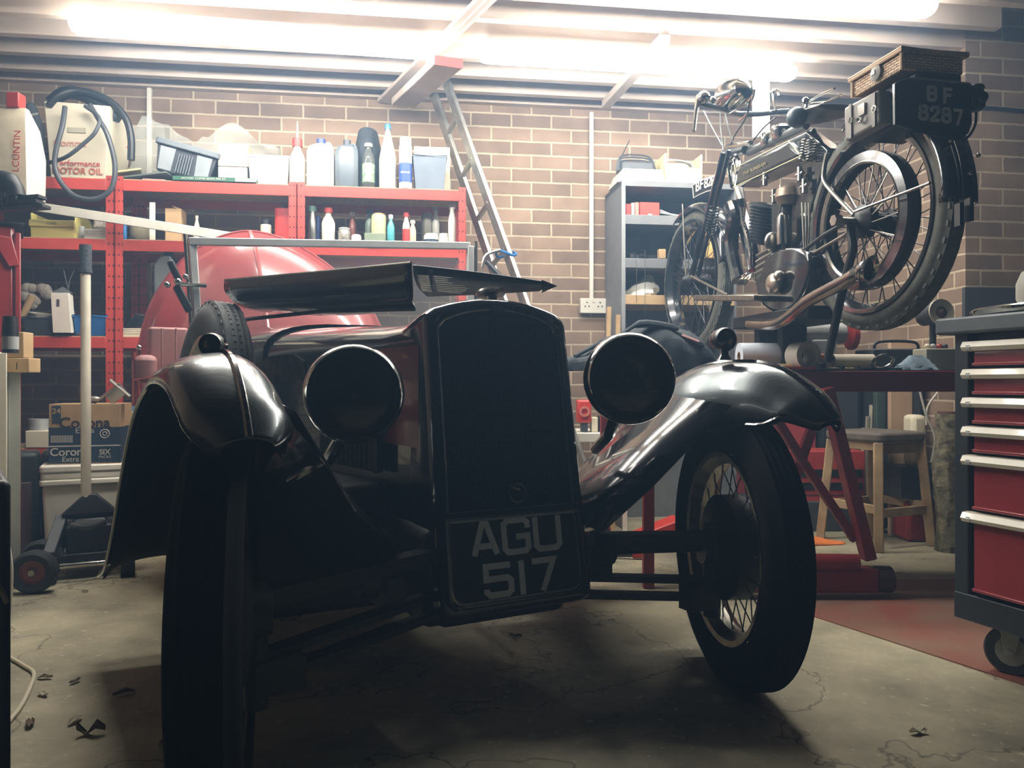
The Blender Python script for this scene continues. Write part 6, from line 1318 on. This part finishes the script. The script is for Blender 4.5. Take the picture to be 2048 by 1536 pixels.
for (x0, z0, x1, z1_, x2, z2_) in ((-.12, .10, -.02, .17, .12, .15), (.0, .08, .1, .13, .22, .08), (-.26, .05, -.16, .1, -.08, .12)):
    m = MB(); m.tube(smooth([(x0, -.12, z0), (x1, -.10, z1_), (x2, -.12, z2_)], 5), [.012] * 5 + [.026] * 5 + [.010], 10, flat=.6); m.build('fold', LEAD, t)
m = MB(); m.tube([(.13, -.12, .125), (.19, -.13, .10)], .02, 10, flat=.4); m.build('lining_patch', mat('dusty pink lining', '9a706a', .8), t)
t = thing('black_tray', 'flat black tray under the jacket at the left end of the bench', 'tray', (bx(1185), 2.84, ON)); m = MB(); m.box(-.06, .12, 0, .2, 0, .02); m.build('body', SATB, t, bevel=.003)
def rollx(name, lb, x0, x1, yc, r, d, mt_, core=None, ang_=0, hole=0):
    a, b = P(x0, yc, d), P(x1, yc, d); z = ON + r; a.z = b.z = z; a.y = b.y = d
    a2 = Vector((a.x, d + (b.x - a.x) * math.tan(ang_), z)); t = thing(name, lb, 'roll', ((a.x + b.x) / 2, d, ON))
    a = Vector((a.x, d, z)); b = Vector((b.x, d + .0, z)) if not ang_ else Vector((a.x + (b.x - a.x) * math.cos(ang_), d + (b.x - a.x) * math.sin(ang_), z))
    fm = b - a; L = fm.length
    m = MB(); m.ring([(r, 0), (r, L), (hole, L), (hole, 0)], a, fm, 40); m.build('paper', mt_, t, world=True)
    if core: m = MB(); m.ring([(hole, -.001), (hole - .003, -.001), (hole - .003, L), (hole, L)], a, fm, 32); m.build('core', core, t, world=True)
    return t
PW2 = mat('blue white paper', 'ccd2dc', .7, var=.05)
rollx('paper_roll', 'large white paper towel roll lying on the bench behind the right side lamp', 1478, 1590, 690, .052, 2.92, PW2, BRN, 0, .02)
q = P(1618, 682, 2.79); t = thing('tape_roll', 'white ring shaped roll standing on edge on the bench facing the camera', 'roll', (q.x, q.y, ON))
m = MB(); m.ring([(.030, 0), (.052, 0), (.052, .07), (.030, .07)], (0, 0, .052), (-.3, 1, 0), 40); m.build('paper', WHT, t); 
q = P(1600, 720, 2.66)
t = thing('hammer', 'long wooden handled hammer lying along the bench edge', 'hammer', (bx(1560, 720, 2.83), 2.83, ON)); m = MB(); m.cyl((-.14, 0, .012), (.12, 0, .012), .011, seg=12); m.build('handle', mat('ash handle', 'c8aa70', .5), t); m = MB(); m.cyl((.115, 0, .014), (.165, 0, .014), .014, seg=14); m.build('head', SATB, t, bevel=.002)
t = thing('red_tray', 'bright red flat tray at the front edge of the bench', 'tray', (bx(1540, 740, 2.83), 2.80, ON)); m = MB(); m.box(-.23, .15, -.025, .0, 0, .012); m.build('tray', mat('tray red', 'b83a34', .45), t, bevel=.003)
t = thing('screwdriver', 'red handled screwdriver resting above the wooden hammer', 'screwdriver', (bx(1640, 700, 2.9), 2.9, ON)); m = MB(); m.cyl((-.01, 0, .05), (.07, 0, .05), .013, .010, seg=12); m.build('handle', mat('red brown handle', 'a84c3c', .4), t); m = MB(); m.cyl((-.10, 0, .045), (-.01, 0, .05), .004, seg=8); m.build('blade', NIK, t); m = MB(); m.box(-.12, .1, -.02, .02, 0, .037); m.build('rest_block', CREAM, t)
t = rollx('foil_tube', 'pale tube with a dark open end lying on the bench', 1665, 1745, 705, .030, 2.88, mat('pale tube', 'cfc4b0', .5), None, 0, .024)
t = thing('steel_ring', 'polished steel ring leaning against the pale tube', 'ring', (P(1760, 712, 2.82).x, 2.80, ON)); m = MB(); m.tube([Vector((.036 * math.cos(a_) + .012 * math.sin(a_), -.004 * math.sin(a_), .030 + .026 * math.sin(a_))) for a_ in [R_(20 * k) for k in range(18)]], .0055, 8, closed=True); m.build('ring', CHR, t)
sp = [(1655, 742, 'ring spanner with its pale ring end toward the camera', .05), (1700, 744, 'yellow handled small tool among the spanners', .04), (1735, 744, 'dark spanner in the middle of the bench edge clutter', .05), (1775, 742, 'dark spanner nearest the blue cloth', .05), (1680, 736, 'steel socket bar lying behind the ring spanner', .06), (1715, 733, 'steel ratchet lying behind the yellow handled tool', .05)]
for k, (x, y, lb, L) in enumerate(sp):
    t = thing('spanner' if k != 1 else 'small_knife', lb, 'tool', (bx(x, y, 2.83), 2.81 + .035 * (k > 3), ON), R_((-8, 5, 10, -15, 4, 12)[k]))
    m = MB(); m.box(-L, L * .8, -.005, .005, 0, .008); m.build('shank', (NIK, YEL, SATB, SATB, STEEL, STEEL)[k], t, bevel=.002)
    m = MB(); m.ring([(.005, 0), (.012, 0), (.012, .014), (.005, .014)], (-L, 0, .0), (0, 0, 1) if k else (0.1, -1, .1), 16) if k else m.ring([(.006, 0), (.013, 0), (.013, .02), (.006, .02)], (-L, 0, .014), (0, -1, 0), 20); m.build('ring_end', NIK if k != 1 else STEEL, t)
t = thing('blue_cloth', 'crumpled pale blue cloth on the bench beside the cream box', 'cloth', (bx(1832, 735, 2.84), 2.84, ON))
m = MB(); rings = []
for i in range(7): rings.append([Vector(((.09 - .011 * i) * math.cos(a_) * (.8 + .35 * random.random()), (.05 - .006 * i) * math.sin(a_) * (.8 + .35 * random.random()), .009 * i)) for a_ in [2 * math.pi * q / 18 for q in range(18)]])
m.loft(rings); m.build('cloth', mat('pale blue cloth', '8c9eac', .9, var=.3, scale=25), t)
t = thing('cream_box', 'cream square box with odds and ends at the right end of the bench', 'box', (bx(1885, 715, 2.88), 2.90, ON)); m = MB(); m.box(-.05, .06, 0, .1, 0, .082); m.build('box', mat('dull cream box', 'c2bda6', .6), t, bevel=.003)
for k in range(4): m = MB(); m.ball((-.03 + .022 * k, .03, .09), .012); m.build('odds', (CREAM, LGREY, RED, DGREY)[k], t)
t = thing('wood_offcut', 'pale upright plank passing behind the bench by the motorcycle stand', 'plank', (P(1803, 700, 3.82).x, 3.82, 0)); m = MB(); m.box(-.055, .055, 0, .03, 0, P(0, 680, 3.82).z); m.build('plank', mat('pale plank', 'c2a688', .65, scale=6, col2='ac9074'), t, bevel=.003)
t = thing('green_post', 'dark green steel post under the bench beside the pale plank', 'post', (P(1762, 850, 3.9).x, 3.9, 0)); m = MB(); m.box(-.022, .022, 0, .04, 0, .9); m.build('post', mat('green steel', '40524c', .5), t, bevel=.003)
# vice and clutter on the bench behind, between motorcycle wheels
t = thing('bench_grinder', 'grey bench grinder behind the exhaust pipe on the bench', 'grinder', (P(1640, 660, 3.2).x, 3.2, ON)); m = MB(); m.cyl((-.10, 0, .16), (.10, 0, .16), .045, seg=20); m.box(-.05, .05, -.05, .05, 0, .13); m.build('motor', LGREY, t, bevel=.006)
for x, mt_ in ((-.13, LGREY), (.13, RED)): m = MB(); m.cyl((x - .012, 0, .15), (x + .012, 0, .15), .06, seg=24); m.build('wheel_guard', mt_, t, bevel=.003)
t = thing('dark_toolbox', 'dark open toolbox behind the raised rear tyre on the bench', 'toolbox', (P(1790, 680, 3.1).x, 3.1, ON)); m = MB(); m.box(-.10, .16, -.02, .14, 0, .09); m.build('box', DGREY, t, bevel=.006); m = MB(); m.tube(smooth([(-.06, .05, .09), (-.04, .05, .12), (.10, .05, .12), (.12, .05, .09)], 4), .006, 8); m.build('handle', SATB, t)
# ---- under the bench ----
def ub(name, lb, cat, x0, x1, yt, d, z0, mt_, dep=.25, bev=.006):
    a, b = P(x0, yt, d), P(x1, yt, d); t = thing(name, lb, cat, ((a.x + b.x) / 2, d, z0)); w = b.x - a.x; h = a.z - z0
    m = MB(); m.box(-w / 2, w / 2, 0, dep, 0, h); m.build('body', mt_, t, bevel=bev); return t, w, h
t, w, h = ub('low_shelf', 'low dark shelf under the bench carrying the red toolbox', 'shelf', 1480, 1735, 1003, 3.93, 0, DGREY, .30)
z9 = h
t, w, h = ub('red_toolbox', 'red metal toolbox with pale drawer trims under the bench', 'toolbox', 1560, 1731, 902, 3.95, z9, mat('toolbox red', 'a83c3a', .45), .2)
for k, z in enumerate((.62, .36, .12)):
    m = MB(); m.box(-w * .46, w * .46, -.006, 0, h * z - .035, h * z); dd = m.build('drawer', SATB if k < 2 else mat('toolbox red', 'a83c3a'), t, bevel=.002); m = MB(); m.box(-w * .46, w * .46, -.009, -.004, h * z, h * z + .004); m.build('trim', NIK, dd)
m = MB(); m.prism([(w * .24, -.006, h * .72), (w * .32, -.006, h * .72), (w * .33, -.006, h * .9), (w * .28, -.006, h * .97), (w * .23, -.006, h * .9)], (0, .004, 0)); m.build('crest', GUN, t, sm=0)
t, w, h = ub('red_metal_cabinet', 'large red metal chest under the bench behind the crossed braces', 'chest', 1470, 1632, 805, 4.25, 0, mat('chest red', 'a04044', .5), .15)
m = MB(); m.box(-w * .12, -w * .02, -.004, 0, .02, h); m.build('grey_stripe', GREY, t, sm=0)
t, w, h = ub('red_bucket', 'dark red tub on the floor behind the stool legs', 'tub', 1815, 1880, 1000, 3.66, 0, DRED, .16, .02)
t, w, h = ub('dark_crate', 'dark green crate on top of the dark red tub', 'crate', 1800, 1885, 935, 3.64, P(0, 1000, 3.62).z + .001, DGREY, .22)
t, w, h = ub('cream_rag', 'pale crumpled rag on the shelf left of the log', 'rag', 1825, 1855, 830, 3.66, P(0, 935, 3.64).z + .002, CREAM, .1, .02)
t = thing('wood_splinters', 'pale split pieces of wood leaning in the dark under the bench', 'wood', (P(1735, 870, 4.05).x, 4.05, 0))
for k in range(5): m = MB(); m.bar((-.04 + .022 * k, .02 * (k % 2), .0), (-.01 + .02 * k, .02, .52 + .06 * (k % 3)), .018, .012); m.build('stick', mat('split wood', '9a9684', .8, var=.3), t)
m = MB(); m.tube(smooth([P(1838, 775, 3.6), P(1852, 830, 3.6), P(1870, 875, 3.6), P(1862, 925, 3.6)], 6), .005, 6); tag(m.build('white_cable', WHT, base=P(1862, 925, 3.6)), 'thick pale cable hanging under the bench left of the log', 'cable')
m = MB(); m.tube(smooth([P(1875, 785, 3.62), P(1855, 815, 3.62), P(1853, 850, 3.62)], 6), .005, 6); tag(m.build('white_cable', WHT, base=P(1853, 850, 3.62)), 'short curved pale cable end under the bench near the log', 'cable')
g = G(1640, 1088); t = thing('orange_cloth', 'bright orange cloth lying on the floor behind the front tyre', 'cloth', g)
m = MB(); m.grid([[(-.09, -.03, .002), (-.02, -.05, .004), (.06, -.03, .003), (.13, -.01, .002)], [(-.10, .0, .03), (-.04, .0, .055), (.03, .01, .02), (.11, .01, .012)], [(-.09, .06, .004), (-.02, .07, .02), (.05, .06, .01), (.10, .05, .002)]]); m.build('cloth', mat('orange cloth', 'e07c3a', .8), t, solid=.002, sub=2)
# red jack lying behind the front axle
g = G(1275, 1092); t = thing('floor_jack', 'small red trolley jack lying on the floor between radiator and front tyre', 'jack', g, R_(8))
m = MB(); m.hull8([(-.11, -.05, .01), (.2, -.05, .01), (.2, .08, .01), (-.11, .08, .01), (-.09, -.04, .03), (.2, -.05, .13), (.2, .08, .13), (-.09, .06, .03)]); m.build('body', RED, t, bevel=.006); m = MB(); m.cyl((-.05, -.06, .02), (-.05, .08, .02), .02, seg=16); m.build('roller', GUN, t)
g = G(1265, 1118); t = thing('red_handle_tool', 'grey tool with a short bright red handle on the floor under the front axle', 'tool', g, R_(-6))
m = MB(); m.cyl((0, 0, .02), (.065, 0, .02), .016, seg=12); m.build('handle', mat('signal red', 'cc3c30'), t); m = MB(); m.cyl((-.14, 0, .012), (0, 0, .018), .010, seg=8); m.build('shaft', GUN, t)
# items seen between headlamp and radiator
t, w, h = ub('red_sander', 'small red power tool on the white shelf beside the right headlamp', 'tool', 1155, 1183, 800, 3.75, P(0, 846, 3.75).z, mat('signal red', 'cc3c30'), .1, .01)
t.location.z = t.location.z
m = MB(); m.ring([(.015, 0), (.026, 0), (.026, .006), (.015, .006)], (0, -.004, h * .5), (0, -1, 0), 20); m.build('dial', mat('pink box', 'c8786c'), t)
t, w, h = ub('white_trestle_shelf', 'white shelf plank low on the wall between radiator and headlamp', 'shelf', 1140, 1260, 866, 3.7, P(0, 885, 3.7).z, WHT, .4, .004)
for x in (-w / 2 + .01, w / 2 - .03): m = MB(); m.box(x, x + .02, .02, .04, -t.location.z, 0); m.build('leg', WHT, t)
for k, (x0, x1, mt_, lb, yt) in enumerate(((1163, 1176, DGREY, 'dark bottle on the white shelf under the red power tool', 832), (1198, 1218, SATB, 'black box with red lettering on the white shelf', 832), (1183, 1196, CREAM, 'cream packet between the dark bottle and the lettered box', 835))):
    t, w, h = ub('tool_packet', lb, 'packet', x0, x1, yt, 3.76, P(0, 866, 3.7).z + .001, mt_, .08, .004)
    if k == 1: txt('lettering', 'SUPER', face((0, -.002, h * .5), (0, 0, 1), (-1, 0, 0)), .035, RINK, t)

# dark backing pieces added to darken the lit brick under the bench
p0 = WL(UP - .03, .10, 0); p1 = WL(UP - .05, .78, 0)
t = thing('dark_backing', 'large dark sheet added over the brick return to darken it behind the stool', 'board', p0); d_ = p1 - p0
m = MB(); m.prism([Vector((0, 0, .01)), Vector((d_.x, d_.y, .01)), Vector((d_.x + .01, d_.y, .86)), Vector((.01, 0, .86))], (-.012, 0, 0)); m.build('board', mat('dark panel', '1e262c', .7, var=.3), t, sm=0)
a = P(1640, 800, 4.3); t = thing('dark_backing_box', 'low dark box added against the back wall to darken it behind the green post', 'cupboard', (1.83, 4.25, 0), TH)
m = MB(); m.box(-.14, .08, -.02, .13, 0, .84); m.build('carcass', mat('dark panel', '1e262c'), t, bevel=.004); m = MB(); m.box(-.12, .06, -.026, -.02, .05, .80); m.build('door', mat('dark slate', '3c3e42'), t, bevel=.003)
